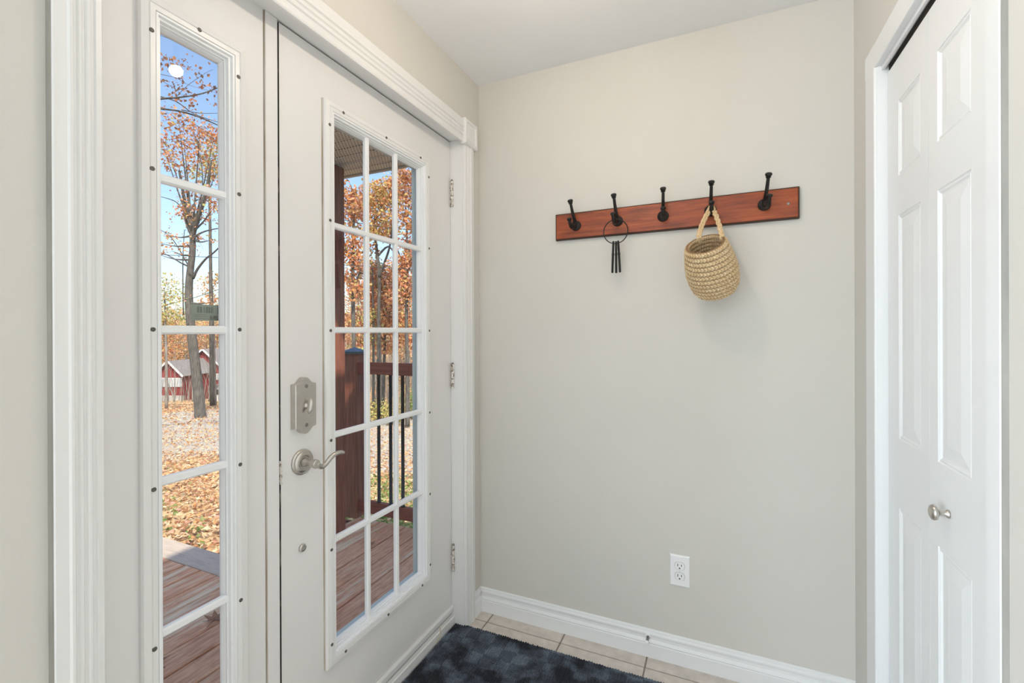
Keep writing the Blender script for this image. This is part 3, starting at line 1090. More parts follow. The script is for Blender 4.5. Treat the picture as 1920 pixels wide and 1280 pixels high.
# ------------------------------------------------------------------ wall outlet, door stop, mat
OU = thing('wall_outlet', 'white double power outlet low on the back wall', 'outlet', (-.1345, YB, .294))
ox0, ox1, oz0, oz1 = -.1705, -.0985, .294, .412
FY = lambda a, b, h: (a, h, b)
MB().rect((ox0, ox1, oz0, oz1), [(0, YB), (0, YB - .003), (.003, YB - .0065), (.006, YB - .007)], FY).build('cover_plate', M['plastic'], OU)
oxc = (ox0 + ox1) / 2
for zc_ in (.3725, .3335):
    pol = []
    for k in range(40):
        a = 2 * math.pi * k / 40
        x_ = .0172 * math.cos(a)
        z_ = max(-.0138, min(.0138, .0172 * math.sin(a)))
        pol.append((x_, z_))
    rc = MB().prism(pol, lambda p, q, t: (oxc + p, t, zc_ + q), YB - .0068, YB - .0088)
    rco = rc.build('receptacle', M['plastic'], OU, bevel=.0004)
    for sx_, hh in ((-.0065, .0048), (.0065, .0040)):
        MB().box(oxc + sx_ - .0013, oxc + sx_ + .0013, YB - .0091, YB - .0086, zc_ + .0035 - hh, zc_ + .0035 + hh).build('slot', M['slot'], rco)
    MB().lathe([(.0028, 0), (.0028, .0004)], (oxc, YB - .0087, zc_ - .0078), (0, -1, 0), 12).build('ground_hole', M['slot'], rco)
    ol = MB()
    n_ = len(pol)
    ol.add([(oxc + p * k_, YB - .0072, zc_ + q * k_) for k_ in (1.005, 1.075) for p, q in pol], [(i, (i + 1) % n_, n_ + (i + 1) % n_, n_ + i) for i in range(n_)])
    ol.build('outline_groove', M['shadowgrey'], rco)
MB().lathe([(.0030, 0), (.0028, .0010), (.001, .0012)], (oxc, YB - .007, .353), (0, -1, 0), 12).build('screw', M['plastic'], OU)

DS = thing('door_stop', 'small metal peg door stop with white rubber tip on the back baseboard', 'door stop', (-.25, YB - .012, .07))
MB().lathe([(.0105, 0), (.0105, .004), (.0075, .007), (.0055, .008)], (-.25, YB - .0085, .081), (0, -1, 0), 18).build('base_ring', M['plastic'], DS)
MB().lathe([(.0048, .006), (.0055, .010), (.0048, .014), (.0046, .036)], (-.25, YB - .0085, .081), (0, -1, -.10), 12).build('peg', M['chrome'], DS)
MB().lathe([(.0056, .034), (.0064, .036), (.0064, .046), (.0045, .049)], (-.25, YB - .0085, .081), (0, -1, -.10), 14).build('rubber_tip', M['plastic'], DS)

MT = thing('door_mat', 'dark charcoal ribbed door mat with a bluish checked pattern by the entry door', 'mat', (-.60, 1.41, 0))
mx0, mx1, my0, my1 = -1.034, -.135, 1.11, 1.712
MB().box(mx0 + .004, mx1 - .004, my0 + .004, my1 - .004, 0.0005, .004).build('backing', M['rubber'], MT)
nx, ny = 450, 240
X = np.linspace(mx0, mx1, nx)
Y = np.linspace(my0, my1, ny)
XX, YY = np.meshgrid(X, Y, indexing='ij')
jit = np.repeat(np.repeat(rng.random((nx // 5 + 1, ny // 2 + 1)), 5, 0), 2, 1)[:nx, :ny]
rib = np.abs(np.sin(math.pi * (XX - mx0) / .0100))
ZZ = .0045 + .0060 * rib ** .7 * (.62 + .38 * jit) + .0012 * rng.random((nx, ny))
YY = YY + .0022 * (jit - .5) + np.where((YY > my1 - .002) | (YY < my0 + .002), .003 * (rib - .5), 0)
edge = np.minimum(np.minimum(XX - mx0, mx1 - XX), np.minimum(YY - my0, my1 - YY))
ZZ = np.where(edge < .003, .0012, ZZ)
verts = np.stack([XX, YY, ZZ], -1).reshape(-1, 3) - ORG[MT.name]
idx = np.arange(nx * ny).reshape(nx, ny)
quads = np.stack([idx[:-1, :-1], idx[1:, :-1], idx[1:, 1:], idx[:-1, 1:]], -1).reshape(-1, 4)


def fast_mesh(name, verts, quads, m, parent=None, smooth=False, loc=None):
    me = bpy.data.meshes.new(name)
    me.vertices.add(len(verts))
    me.vertices.foreach_set('co', np.asarray(verts, np.float32).ravel())
    me.loops.add(len(quads) * 4)
    me.loops.foreach_set('vertex_index', np.asarray(quads, np.int32).ravel())
    me.polygons.add(len(quads))
    me.polygons.foreach_set('loop_start', np.arange(0, len(quads) * 4, 4, dtype=np.int32))
    me.polygons.foreach_set('loop_total', np.full(len(quads), 4, np.int32))
    me.polygons.foreach_set('use_smooth', np.full(len(quads), smooth))
    me.update(calc_edges=True)
    me.materials.append(m)
    o = bpy.data.objects.new(name, me)
    COL.objects.link(o)
    if parent is not None:
        o.parent = parent
    elif loc is not None:
        o.location = loc
    return o


tag(fast_mesh('pile', verts, quads, M['mat'], MT), kind='stuff')

# ------------------------------------------------------------------ ceiling lamp of the vestibule (above the frame, mirrored in the sidelite glass)
LP = thing('ceiling_lamp', 'small brass ceiling lamp with one warm globe above the vestibule, mirrored in the sidelite', 'lamp', (-.33, 1.04, CEIL))
MB().lathe([(.06, 0), (.06, .010), (.045, .020), (.012, .024), (.009, .10), (.022, .105), (.024, .135), (.020, .140)], (-.33, 1.04, CEIL), (0, 0, -1), 24).build('canopy', M['brass'], LP)
MB().lathe([(.012, .0)] + [(.019 * math.sin(a), .018 - .019 * math.cos(a)) for a in np.linspace(.5, 3.13, 12)], (-.33, 1.04, CEIL - .135), (0, 0, -1), 20).build('bulb', M['bulb'], LP)

# ================================================================== OUTDOORS
DZ = -.15
DK = thing('porch_deck', 'weathered red stained wooden porch deck outside the entry door', 'deck', (-2.4, .8, DZ))
k = 0
x = -1.774 + .148 * 4
while x > -3.95:
    x0, x1 = x - .148 + .0042, x - .0042
    yend = 2.72 if x0 > -2.62 else 1.733
    ystart = -.21
    jy = random.uniform(-.004, .004)
    MB().box(x0, x1, ystart, yend - .001 + jy * .3, DZ - .036, DZ + random.uniform(-.0012, .0012)).build('deck_board', M['deck'], DK, bevel=.004)
    x -= .148
    k += 1
MB().box(-3.96, -2.63, 1.737, 1.910, DZ - .036, DZ + .001).build('deck_board', M['deckx'], DK, bevel=.005)
MB().box(-3.96, -2.65, 1.862, 1.90, DZ - .26, DZ - .037).build('deck_joist', M['rail'], DK)
MB().box(-2.64, -1.18, 2.675, 2.715, DZ - .26, DZ - .037).build('deck_joist', M['rail'], DK)
for yy_ in (-.15, .4, .9, 1.4):
    MB().box(-3.94, -1.2, yy_, yy_ + .04, DZ - .24, DZ - .037).build('deck_joist', M['rail'], DK)
for (fx, fy) in ((-3.85, 1.83), (-3.85, -.1), (-2.6, 2.65), (-1.35, 2.65)):
    MB().box(fx - .045, fx + .045, fy - .045, fy + .045, -1.3, DZ - .037).build('deck_footing', M['post'], DK)

PO = thing('porch_post', 'tall dark red brown square porch post reaching up to the soffit', 'post', (-2.5, 2.44, DZ))
MB().box(-2.572, -2.431, 2.370, 2.510, DZ, 2.43).build('post_shaft', M['post'], PO, bevel=.006)
NP = thing('newel_post', 'short red brown railing post with shiny metal pyramid cap behind the tall post', 'post', (-2.54, 2.72, DZ))
MB().box(-2.606, -2.496, 2.676, 2.786, DZ, 1.098).build('post_shaft', M['post'], NP, bevel=.005)
cpm = MB()
xa, xb, ya, yb2 = -2.619, -2.483, 2.663, 2.799
cpm.add([(xa, ya, 1.094), (xb, ya, 1.094), (xb, yb2, 1.094), (xa, yb2, 1.094), (xa, ya, 1.112), (xb, ya, 1.112), (xb, yb2, 1.112), (xa, yb2, 1.112),
         (xa + .012, ya + .012, 1.118), (xb - .012, ya + .012, 1.118), (xb - .012, yb2 - .012, 1.118), (xa + .012, yb2 - .012, 1.118), (-2.551, 2.731, 1.146)],
        [(3, 2, 1, 0), (0, 1, 5, 4), (1, 2, 6, 5), (2, 3, 7, 6), (3, 0, 4, 7), (4, 5, 9, 8), (5, 6, 10, 9), (6, 7, 11, 10), (7, 4, 8, 11), (8, 9, 12), (9, 10, 12), (10, 11, 12), (11, 8, 12)])
cpm.build('post_cap', M['cap'], NP)
RL = thing('porch_railing', 'red brown wooden porch railing with slim black balusters', 'railing', (-1.85, 2.725, DZ))
MB().box(-2.496, -1.165, 2.700, 2.740, .944, 1.033).build('top_rail', M['rail'], RL, bevel=.003)
MB().box(-2.496, -1.165, 2.700, 2.740, -.100, -.011).build('bottom_rail', M['rail'], RL, bevel=.003)
for i in range(12):
    bx = -2.421 + .1095 * i
    bl = MB().lathe([(.0165, -.011), (.0165, -.001), (.0125, .001), (.0125, .940), (.0165, .942), (.0165, .9545)], (bx, 2.720, 0), (0, 0, 1), 14)
    bl.build('baluster', M['blackm'], RL)

PR = thing('porch_roof', 'porch roof seen from below with beige perforated soffit panels', 'roof', (-1.9, 2.1, 2.43))
yy_ = 2.640
SZ = 2.430
while yy_ > 1.86:
    pr = MB().prism([(0, .012), (.004, .004), (.012, 0), (.086, 0), (.094, .004), (.098, .012)], lambda p, q, t: (t, yy_ - p, SZ + q), -2.585, -1.165)
    pr.build('soffit_panel', M['soffit'], PR)
    yy_ -= .100
MB().box(-2.60, -1.165, 2.635, 2.665, SZ - .010, SZ + .16).build('fascia', M['soffitplain'], PR, bevel=.003)
MB().box(-2.615, -2.580, 1.84, 2.665, SZ - .010, SZ + .16).build('fascia', M['soffitplain'], PR, bevel=.003)
MB().box(-2.60, -1.165, 1.84, 2.66, SZ + .0125, SZ + .17).build('roof_deck', M['roofgrey'], PR)

# ------------------------------------------------------------------ terrain
DA, ZA = [1.2, 5, 8, 12, 20, 30, 40, 50, 60, 80, 118], [-.85, -.96, -1.51, -2.06, -2.87, -3.83, -4.92, -6.06, -6.6, -4.1, 4.6]
DB, ZB = [1.2, 5, 8, 12, 20, 26, 34, 45, 70, 118], [-.85, -.96, -1.5, -2.06, -2.87, -3.27, -3.4, -3.07, -.2, 6]


def gz(d, u):
    t = np.clip((u + .60) / .25, 0, 1)
    t = t * t * (3 - 2 * t)
    return np.interp(d, DA, ZA) * (1 - t) + np.interp(d, DB, ZB) * t


def gpt(d, u, lift=0.0):
    """ground point D metres ahead of the house along the view and U sideways (tangent)"""
    p = CAMLOC + d * (CF + u * CR)
    return np.array([p[0], p[1], float(gz(d, u)) + lift])


Ds = np.concatenate([np.linspace(1.2, 12, 30), np.linspace(12.5, 60, 60), np.linspace(62, 118, 24)])
Us = np.linspace(-1.9, -.02, 80)
GV = np.array([gpt(d, u) + np.array([0, 0, rng.normal(0, .02 + d * .0015)]) for d in Ds for u in Us])
gi = np.arange(len(Ds) * len(Us)).reshape(len(Ds), len(Us))
gq = np.stack([gi[:-1, :-1], gi[1:, :-1], gi[1:, 1:], gi[:-1, 1:]], -1).reshape(-1, 4)
s(fast_mesh('ground', GV, gq, M['ground'], smooth=True), 'sloping yard covered with fallen leaves')
# gravel drive
dv = []
for u in np.linspace(-1.15, -.12, 70):
    far = np.interp(u, [-1.15, -.77, -.64, -.5, -.35, -.12], [18, 27.5, 32.5, 30, 25, 22])
    nr = np.interp(u, [-1.15, -.77, -.64, -.5, -.35, -.12], [7.5, 11.5, 12.5, 11, 9.0, 8.5])
    for t in np.linspace(0, 1, 16):
        d = nr + (far - nr) * t
        lift = .07 if 0 < t < 1 else -.08
        dv.append(gpt(d, u, lift))
di = np.arange(70 * 16).reshape(70, 16)
dq = np.stack([di[:-1, :-1], di[1:, :-1], di[1:, 1:], di[:-1, 1:]], -1).reshape(-1, 4)
s(fast_mesh('gravel_path', np.array(dv), dq, M['gravel'], smooth=True), 'pale gravel drive strewn with leaves')


def leaf_quads(centers, size, flat=False, jitter=.4):
    """folded four-cornered leaves at the given centres"""
    n = len(centers)
    c = np.asarray(centers)
    a = rng.normal(size=(n, 3))
    if flat:
        a[:, 2] *= .35
    a /= np.linalg.norm(a, axis=1)[:, None]
    b2 = rng.normal(size=(n, 3))
    if flat:
        b2[:, 2] *= .35
    b2 -= a * (a * b2).sum(1)[:, None]
    b2 /= np.linalg.norm(b2, axis=1)[:, None]
    nrm = np.cross(a, b2)
    sz = (size * (1 + jitter * rng.uniform(-1, 1, n)))[:, None]
    v = np.stack([c - a * sz * .6, c + b2 * sz * .42 + nrm * sz * .14, c + a * sz * .6, c - b2 * sz * .42 + nrm * sz * .14], 1).reshape(-1, 3)
    q = np.arange(4 * n).reshape(n, 4)
    return v, q


# fallen leaves (nobody could count them)
cs, szs = [], []
for d0, d1, dens, lift in ((3.3, 6, 420, .035), (6, 9, 320, .04), (9, 13, 190, .075), (13, 19, 80, .10), (19, 26, 22, .12), (26, 36, 26, .16)):
    for (u0, u1) in ((-.83, -.58), (-.44, -.16)):
        area = (u1 - u0) * (d1 * d1 - d0 * d0) / 2
        k = int(area * dens)
        dd = np.sqrt(rng.uniform(d0 * d0, d1 * d1, k))
        uu = rng.uniform(u0, u1, k)
        on_deck = lambda p: p[0] > -2.7 and p[1] < 2.8 or p[0] > -4.0 and p[1] < 1.95
        for d, u in zip(dd, uu):
            p = gpt(d, u, lift + .02 * rng.random())
            if on_deck(p):
                continue
            cs.append(p)
            szs.append(.052 if d < 9 else (.060 if d < 19 else .10))
cs, szs = np.array(cs), np.array(szs)
vv = []
v, q = leaf_quads(cs, szs, True)
# leaf_quads takes a scalar or a per-leaf size
tag(fast_mesh('fallen_leaves', v, q, M['leaf_litter']), 'tan and orange fallen leaves strewn over the yard and gravel', 'leaves', None, 'stuff')


def tubes(mb, pts, r0, r1, n=6):
    P = smooth_path(pts, 4)
    mb.tube(P, list(np.linspace(r0, r1, len(P))), n)
    return P


def tree(name, label, d, trunk, r0, r1, branches, clusters, leafm, leaf, barkm='bark', group=None, fork=None, twigs=True):
    """trunk/branches: (sideways, up) control points given as sight-lines at distance d, clusters: (px,py,rx,ry,count)"""
    base = at(trunk[0][0], trunk[0][1], d)
    T = thing(name, label, 'tree', tuple(base), group)
    tb = MB()
    tp = tubes(tb, [at(x_, y_, d) for x_, y_ in trunk], r0, r1, 8)

    tb.build('trunk', M[barkm], T)
    bm_ = MB()
    for br in branches:
        rb, rt = br[0]
        pts = [at(x_, y_, d + dd_) for x_, y_, dd_ in br[1:]]
        tubes(bm_, pts, rb, rt, 6)
    L = []
    for (cx_, cy_, rx, ry, cnt) in clusters:
        g = np.clip(rng.normal(size=(cnt, 3)), -2, 2)
        spread = rx / FPX * d * 1.2
        cen = at(cx_, cy_, d)
        P_ = cen + (g[:, :1] * rx / FPX * d) * CR * .75 + (g[:, 1:2] * ry / FPX * d) * CU * .75 + g[:, 2:] * spread * CF
        L.append(P_)
        if twigs:
            near_ = min(tp, key=lambda p: np.linalg.norm(p - cen - np.array([0, 0, -.25 * ry / FPX * d])))
            mid = (near_ + cen) / 2 + np.array([0, 0, -.04 * d / 10])
            tubes(bm_, [near_, mid, cen], max(.012, r1 * .5), .008, 5)
            for _ in range(min(9, 2 + cnt // 60)):
                e_ = P_[rng.integers(len(P_))]
                tubes(bm_, [cen, (cen + e_) / 2 + rng.normal(0, .05, 3), e_], .010, .004, 4)
    if len(bm_.v):
        tag(bm_.build('branches', M[barkm], T), kind='stuff')
    v, q = leaf_quads(np.concatenate(L), leaf)
    f = fast_mesh('foliage', v - ORG[T.name], q, M[leafm], T)
    tag(f, kind='stuff')
    return T


# big oak straight out through the sidelite
tree('oak_tree', 'large oak with rough grey trunk and sparse rust leaves beyond the gravel drive', 24,
     [(376, 790), (373, 745), (367, 690), (361, 640), (356, 590), (354, 545), (357, 505), (361, 470), (361, 435)], .27, .13,
     [((.12, .05), (361, 440, 0), (352, 420, .3), (347, 398, .6), (343, 360, .9), (336, 320, 1.2)),
      ((.11, .045), (361, 445, 0), (368, 420, -.2), (376, 395, -.5), (388, 350, -.8), (396, 300, -1)),
      ((.07, .03), (362, 522, 0), (370, 505, -.2), (385, 486, -.5), (400, 474, -.8), (420, 455, -1)),
      ((.05, .02), (355, 500, 0), (338, 492, .3), (318, 480, .6), (290, 468, .9)),
      ((.06, .02), (361, 446, 0), (378, 436, -.3), (398, 430, -.6), (425, 426, -1)),
      ((.035, .015), (344, 590, .4), (343, 540, .4), (343, 480, .4), (346, 430, .3)),
      ((.035, .012), (347, 400, .6), (332, 380, .9), (314, 372, 1.2), (290, 366, 1.5)),
      ((.035, .012), (350, 415, .3), (366, 378, .4), (380, 376, .3), (418, 380, 0)),
      ((.03, .012), (357, 505, 0), (325, 450, .5), (300, 430, .8), (280, 420, 1)),
      ((.03, .010), (376, 395, -.5), (380, 330, -.7), (372, 280, -.9), (362, 240, -1)),
      ((.03, .010), (343, 360, .9), (320, 300, 1.2), (310, 260, 1.4))],
     [(335, 225, 22, 12, 130), (375, 240, 24, 14, 260), (400, 262, 16, 14, 200), (345, 262, 30, 16, 300), (310, 285, 18, 16, 160), (372, 292, 24, 14, 240), (335, 310, 26, 12, 200), (404, 325, 12, 14, 120),
      (349, 357, 12, 9, 70), (390, 366, 14, 12, 90), (402, 388, 10, 10, 80), (362, 392, 22, 9, 110), (350, 402, 14, 7, 80), (378, 406, 14, 8, 70), (318, 442, 9, 7, 34), (300, 456, 9, 6, 18), (394, 450, 10, 7, 20),
      (356, 465, 10, 14, 46), (322, 470, 14, 6, 16), (372, 445, 8, 5, 16), (300, 478, 8, 5, 14), (360, 440, 30, 30, 60), (400, 565, 20, 9, 80)], 'leaf_rust', .125)

tree('overhanging_tree', 'nearer tree reaching long bare dark branches with dry leaves across the upper sidelite', 13,
     [(170, 960), (175, 700), (180, 400), (200, 240), (230, 200)], .22, .12,
     [((.036, .014), (210, 215, 0), (270, 190, 0), (296, 186, 0), (340, 182, 0), (380, 175, .2), (412, 163, .4), (450, 150, .6)),
      ((.036, .015), (210, 220, 0), (270, 195, .3), (296, 203, .3), (335, 208, .3), (375, 220, .4), (420, 240, .5)),
      ((.020, .008), (296, 180, 0), (330, 190, .2), (365, 214, .3), (412, 230, .5)),
      ((.014, .005), (340, 206, .3), (375, 212, .3), (414, 212, .3)),
      ((.010, .003), (230, 120, 0), (296, 138, 0), (330, 146, 0), (356, 160, 0), (412, 175, 0)),
      ((.010, .003), (230, 120, 0), (296, 148, 0), (325, 165, 0), (345, 180, 0)),
      ((.008, .003), (240, 40, 0), (300, 66, 0), (330, 78, .1), (370, 100, .1)),
      ((.008, .003), (330, 182, 0), (352, 160, 0), (384, 138, 0), (400, 130, 0))],
     [(306, 108, 10, 8, 20), (322, 120, 8, 8, 26), (345, 118, 8, 8, 22), (300, 125, 6, 8, 14), (330, 135, 12, 8, 14), (374, 135, 8, 8, 10), (318, 158, 12, 8, 16), (340, 165, 10, 8, 14), (382, 160, 4, 4, 8),
       (398, 168, 6, 5, 10), (340, 172, 16, 5, 30), (356, 200, 5, 6, 8), (365, 150, 24, 14, 8), (400, 194, 6, 5, 5), (325, 182, 10, 5, 16), (370, 110, 30, 10, 4)], 'leaf_dry', .085, twigs=False)

tree('yellow_tree', 'yellow green tree glowing behind the rust oak', 33,
     [(398, 760), (396, 600), (394, 430), (392, 340)], .16, .06, [],
     [(392, 300, 14, 18, 380), (408, 275, 12, 14, 240), (372, 325, 16, 12, 220), (410, 320, 10, 14, 200)], 'leaf_lime', .13)
tree('birch_tree', 'low yellow green tree left of the oak trunk', 30,
     [(312, 765), (312, 680), (310, 600), (308, 540)], .10, .04, [],
     [(312, 530, 16, 12, 200), (302, 560, 12, 14, 220), (325, 555, 12, 10, 130), (310, 590, 18, 12, 300), (340, 595, 12, 10, 140), (300, 600, 12, 10, 160)], 'leaf_lime', .12, 'palebark')
tree('golden_tree', 'golden leaved tree right of the oak trunk', 34,
     [(404, 765), (402, 680), (400, 600), (398, 540)], .10, .04, [],
     [(395, 530, 14, 9, 170), (408, 520, 10, 9, 130), (388, 548, 12, 8, 90), (404, 560, 12, 10, 120)], 'leaf_gold', .12, 'palebark')

# trees framed by the door's glass
tree('maple_tree', 'rust red maple crown right beside the tall porch post', 17,
     [(664, 810), (664, 700), (662, 560), (662, 470), (664, 400)], .09, .04, [((.05, .02), (663, 540, 0), (680, 500, .2), (700, 470, .4)), ((.05, .02), (663, 500, 0), (650, 470, 0), (640, 430, 0))],
     [(664, 365, 15, 12, 260), (650, 385, 12, 12, 200), (672, 395, 14, 12, 330), (655, 420, 14, 12, 180), (668, 450, 14, 12, 200), (650, 470, 14, 12, 160), (672, 490, 14, 12, 260), (656, 520, 14, 12, 180), (670, 545, 14, 12, 240)], 'leaf_rust', .105)
tree('tall_maple_tree', 'tall gold and orange maple in the middle of the door glass', 21,
     [(712, 790), (711, 700), (710, 600), (711, 520), (706, 465), (700, 420)], .11, .05,
     [((.08, .03), (711, 520, 0), (722, 490, -.3), (731, 460, -.5), (738, 410, -.7)), ((.06, .02), (708, 480, 0), (728, 462, .3), (742, 480, .6))],
     [(690, 378, 14, 12, 260), (710, 358, 16, 10, 330), (730, 352, 16, 10, 330), (712, 380, 18, 12, 420), (738, 375, 14, 12, 300), (695, 408, 14, 10, 170), (722, 412, 18, 12, 420), (700, 435, 14, 10, 260), (738, 430, 12, 10, 160),
      (690, 465, 14, 10, 120), (725, 440, 14, 9, 240), (742, 340, 12, 10, 180)], 'leaf_gold', .115)
tree('orange_maple_tree', 'bright orange maple at the hinge side of the door glass', 19,
     [(764, 800), (764, 700), (762, 600), (764, 500), (762, 410)], .10, .04, [((.05, .02), (763, 520, 0), (750, 480, .3), (738, 450, .5)), ((.05, .02), (763, 480, 0), (778, 440, 0), (790, 400, 0))],
     [(760, 330, 14, 9, 260), (775, 340, 12, 12, 240), (758, 358, 14, 12, 200), (775, 380, 12, 12, 180), (755, 400, 14, 12, 220), (772, 420, 12, 14, 220), (760, 455, 14, 10, 130), (752, 500, 16, 12, 360), (772, 490, 14, 14, 420), (760, 530, 16, 12, 420), (775, 545, 12, 12, 320), (750, 560, 16, 12, 360)], 'leaf_rust', .11)
tree('pink_maple_tree', 'low pinkish orange maple spreading under the tall maple', 23,
     [(716, 790), (720, 700), (722, 620), (726, 560)], .10, .04, [((.04, .012), (721, 640, 0), (700, 610, .2), (680, 585, .3)), ((.04, .012), (722, 620, 0), (740, 600, .2), (770, 585, .3))],
     [(690, 510, 14, 10, 260), (712, 525, 16, 10, 330), (735, 520, 14, 10, 300), (690, 540, 14, 9, 260), (715, 555, 16, 10, 300), (738, 572, 16, 10, 360), (700, 580, 14, 8, 180), (725, 600, 16, 10, 260), (765, 600, 16, 12, 420), (745, 625, 16, 10, 300), (700, 640, 16, 9, 200), (770, 640, 14, 10, 300), (730, 655, 18, 9, 200), (712, 508, 18, 10, 420), (728, 545, 18, 10, 420), (705, 565, 18, 12, 420), (720, 590, 18, 12, 420), (700, 615, 18, 12, 380), (742, 612, 16, 12, 380), (664, 600, 14, 14, 260), (672, 640, 14, 12, 240)], 'leaf_rust', .13)
tree('lime_tree', 'small lime green tree among the orange maples', 22,
     [(700, 790), (700, 700), (700, 600), (698, 500)], .08, .03, [],
     [(696, 490, 12, 7, 120), (690, 600, 12, 10, 150), (695, 635, 10, 12, 110), (706, 590, 12, 8, 110)], 'leaf_lime', .10)

# the wood behind: a belt of slim trees, each one a tree
WOOD = 'slim trees of the leafy wood behind the yard'
for i in range(34):
    if i < 17:
        pxx = 288 + i * 8.0 + random.uniform(-3, 3)
        dd = random.uniform(54, 74)
    else:
        pxx = 640 + (i - 17) * 9.5 + random.uniform(-3, 3)
        dd = random.uniform(30, 50)
    u = (pxx - 960) / FPX
    zb = float(gz(dd, u))
    yb_ = PY - (zb - 1.26) / dd * FPX
    toppx = random.uniform(575, 625) if i < 17 else random.uniform(500, 600)
    r_ = random.uniform(.05, .12) * dd / 50
    cl = []
    for _ in range(11):
        cl.append((pxx + random.gauss(0, 9), random.uniform(max(toppx, 560) if i < 17 else toppx, min(yb_ - 8, 745)), random.uniform(9, 15), random.uniform(8, 14), random.randint(70, 150)))
    ORD = 'first second third fourth fifth sixth seventh eighth ninth tenth eleventh twelfth thirteenth fourteenth fifteenth sixteenth seventeenth'.split()[i % 17]
    lm = random.choice(['leaf_wood', 'leaf_wood', 'leaf_wood', 'leaf_gold', 'leaf_rust'] if i < 17 else ['leaf_wood', 'leaf_rust', 'leaf_rust', 'leaf_wood'])
    tree('slim_tree', f"{ORD} from left of the slim wood trees {'behind the red barns' if i < 17 else 'beyond the porch railing'}, {dict(leaf_wood='tan', leaf_gold='golden', leaf_rust='rust')[lm]} leaves", dd,
         [(pxx, yb_ + 4), (pxx + random.uniform(-2, 2), (yb_ + toppx) / 2), (pxx + random.uniform(-6, 6), toppx)], r_, r_ * .4, [], cl, lm, .0031 * dd, random.choice(['bark', 'palebark', 'palebark']), WOOD)

# brushy undergrowth of bare saplings at the edge of the wood
ug = MB()
for _ in range(520):
    if random.random() < .45:
        u, d = random.uniform(-.80, -.60), random.uniform(41, 58)
    else:
        u, d = random.uniform(-.40, -.17), random.uniform(27, 44)
    b0 = gpt(d, u, -.1)
    h = random.uniform(1.2, 5.5)
    a, le_ = random.uniform(0, 6.28), random.uniform(0, .35) * h
    ug.tube([b0, b0 + np.array([math.cos(a) * le_ * .3, math.sin(a) * le_ * .3, h * .5]), b0 + np.array([math.cos(a) * le_, math.sin(a) * le_, h])], [.03, .02, .008], 4, caps=False)
tag(ug.build('undergrowth', M['palebark'], base=(0, 0, 0)), 'bare grey saplings and brush along the edge of the wood', 'brush', None, 'stuff')

# green bushes seen through the balusters


def bush(name, label, px_, d, w, h, cnt, lm, leaf):
    u = (px_ - 960) / FPX
    b0 = gpt(d, u)
    T = thing(name, label, 'bush', tuple(b0))
    g = np.clip(rng.normal(size=(cnt, 3)), -2, 2) * np.array([w, w, h]) * .45
    P_ = b0 + np.array([0, 0, h]) + g
    st_ = MB()
    for _ in range(14):
        e_ = P_[rng.integers(cnt)]
        st_.tube([b0 + rng.normal(0, .05, 3) * np.array([1, 1, 0]), (b0 + e_) / 2 + rng.normal(0, .05, 3), e_], [.015, .01, .005], 5)
    tag(st_.build('stems', M['twig'], T), kind='stuff')
    v, q = leaf_quads(P_, leaf)
    tag(fast_mesh('foliage', v - ORG[T.name], q, M[lm], T), kind='stuff')


bush('green_bush', 'bright green bush behind the railing by the hinge side of the door', 772, 22, .55, .80, 900, 'leaf_green', .07)
bush('yellow_bush', 'yellow green bush seen between the railing balusters', 714, 21, .75, .55, 1000, 'leaf_lime', .07)
bush('low_yellow_bush', 'low yellowish bush right of the yellow green bush', 738, 20, .45, .40, 500, 'leaf_lime', .07)

# tufts of grass near the porch
gs = []
for _ in range(1900):
    r_ = rng.random()
    if r_ < .965:
        d, u = rng.uniform(4.0, 9.5), rng.uniform(-.36, -.18)
    elif r_ < .985:
        d, u = 6.2 + rng.normal(0, .4), -.755 + rng.normal(0, .012)
    else:
        d, u = 5.0 + rng.normal(0, .3), -.69 + rng.normal(0, .012)
    p = gpt(d, u, .05)
    if p[0] > -2.75 and p[1] < 2.85 or p[0] > -4.0 and p[1] < 1.97:
        continue
    gs.append(p)
v, q = leaf_quads(np.array(gs), .06)
tag(fast_mesh('grass', v, q, M['leaf_green']), 'short green grass poking through the fallen leaves near the porch', 'grass', None, 'stuff')

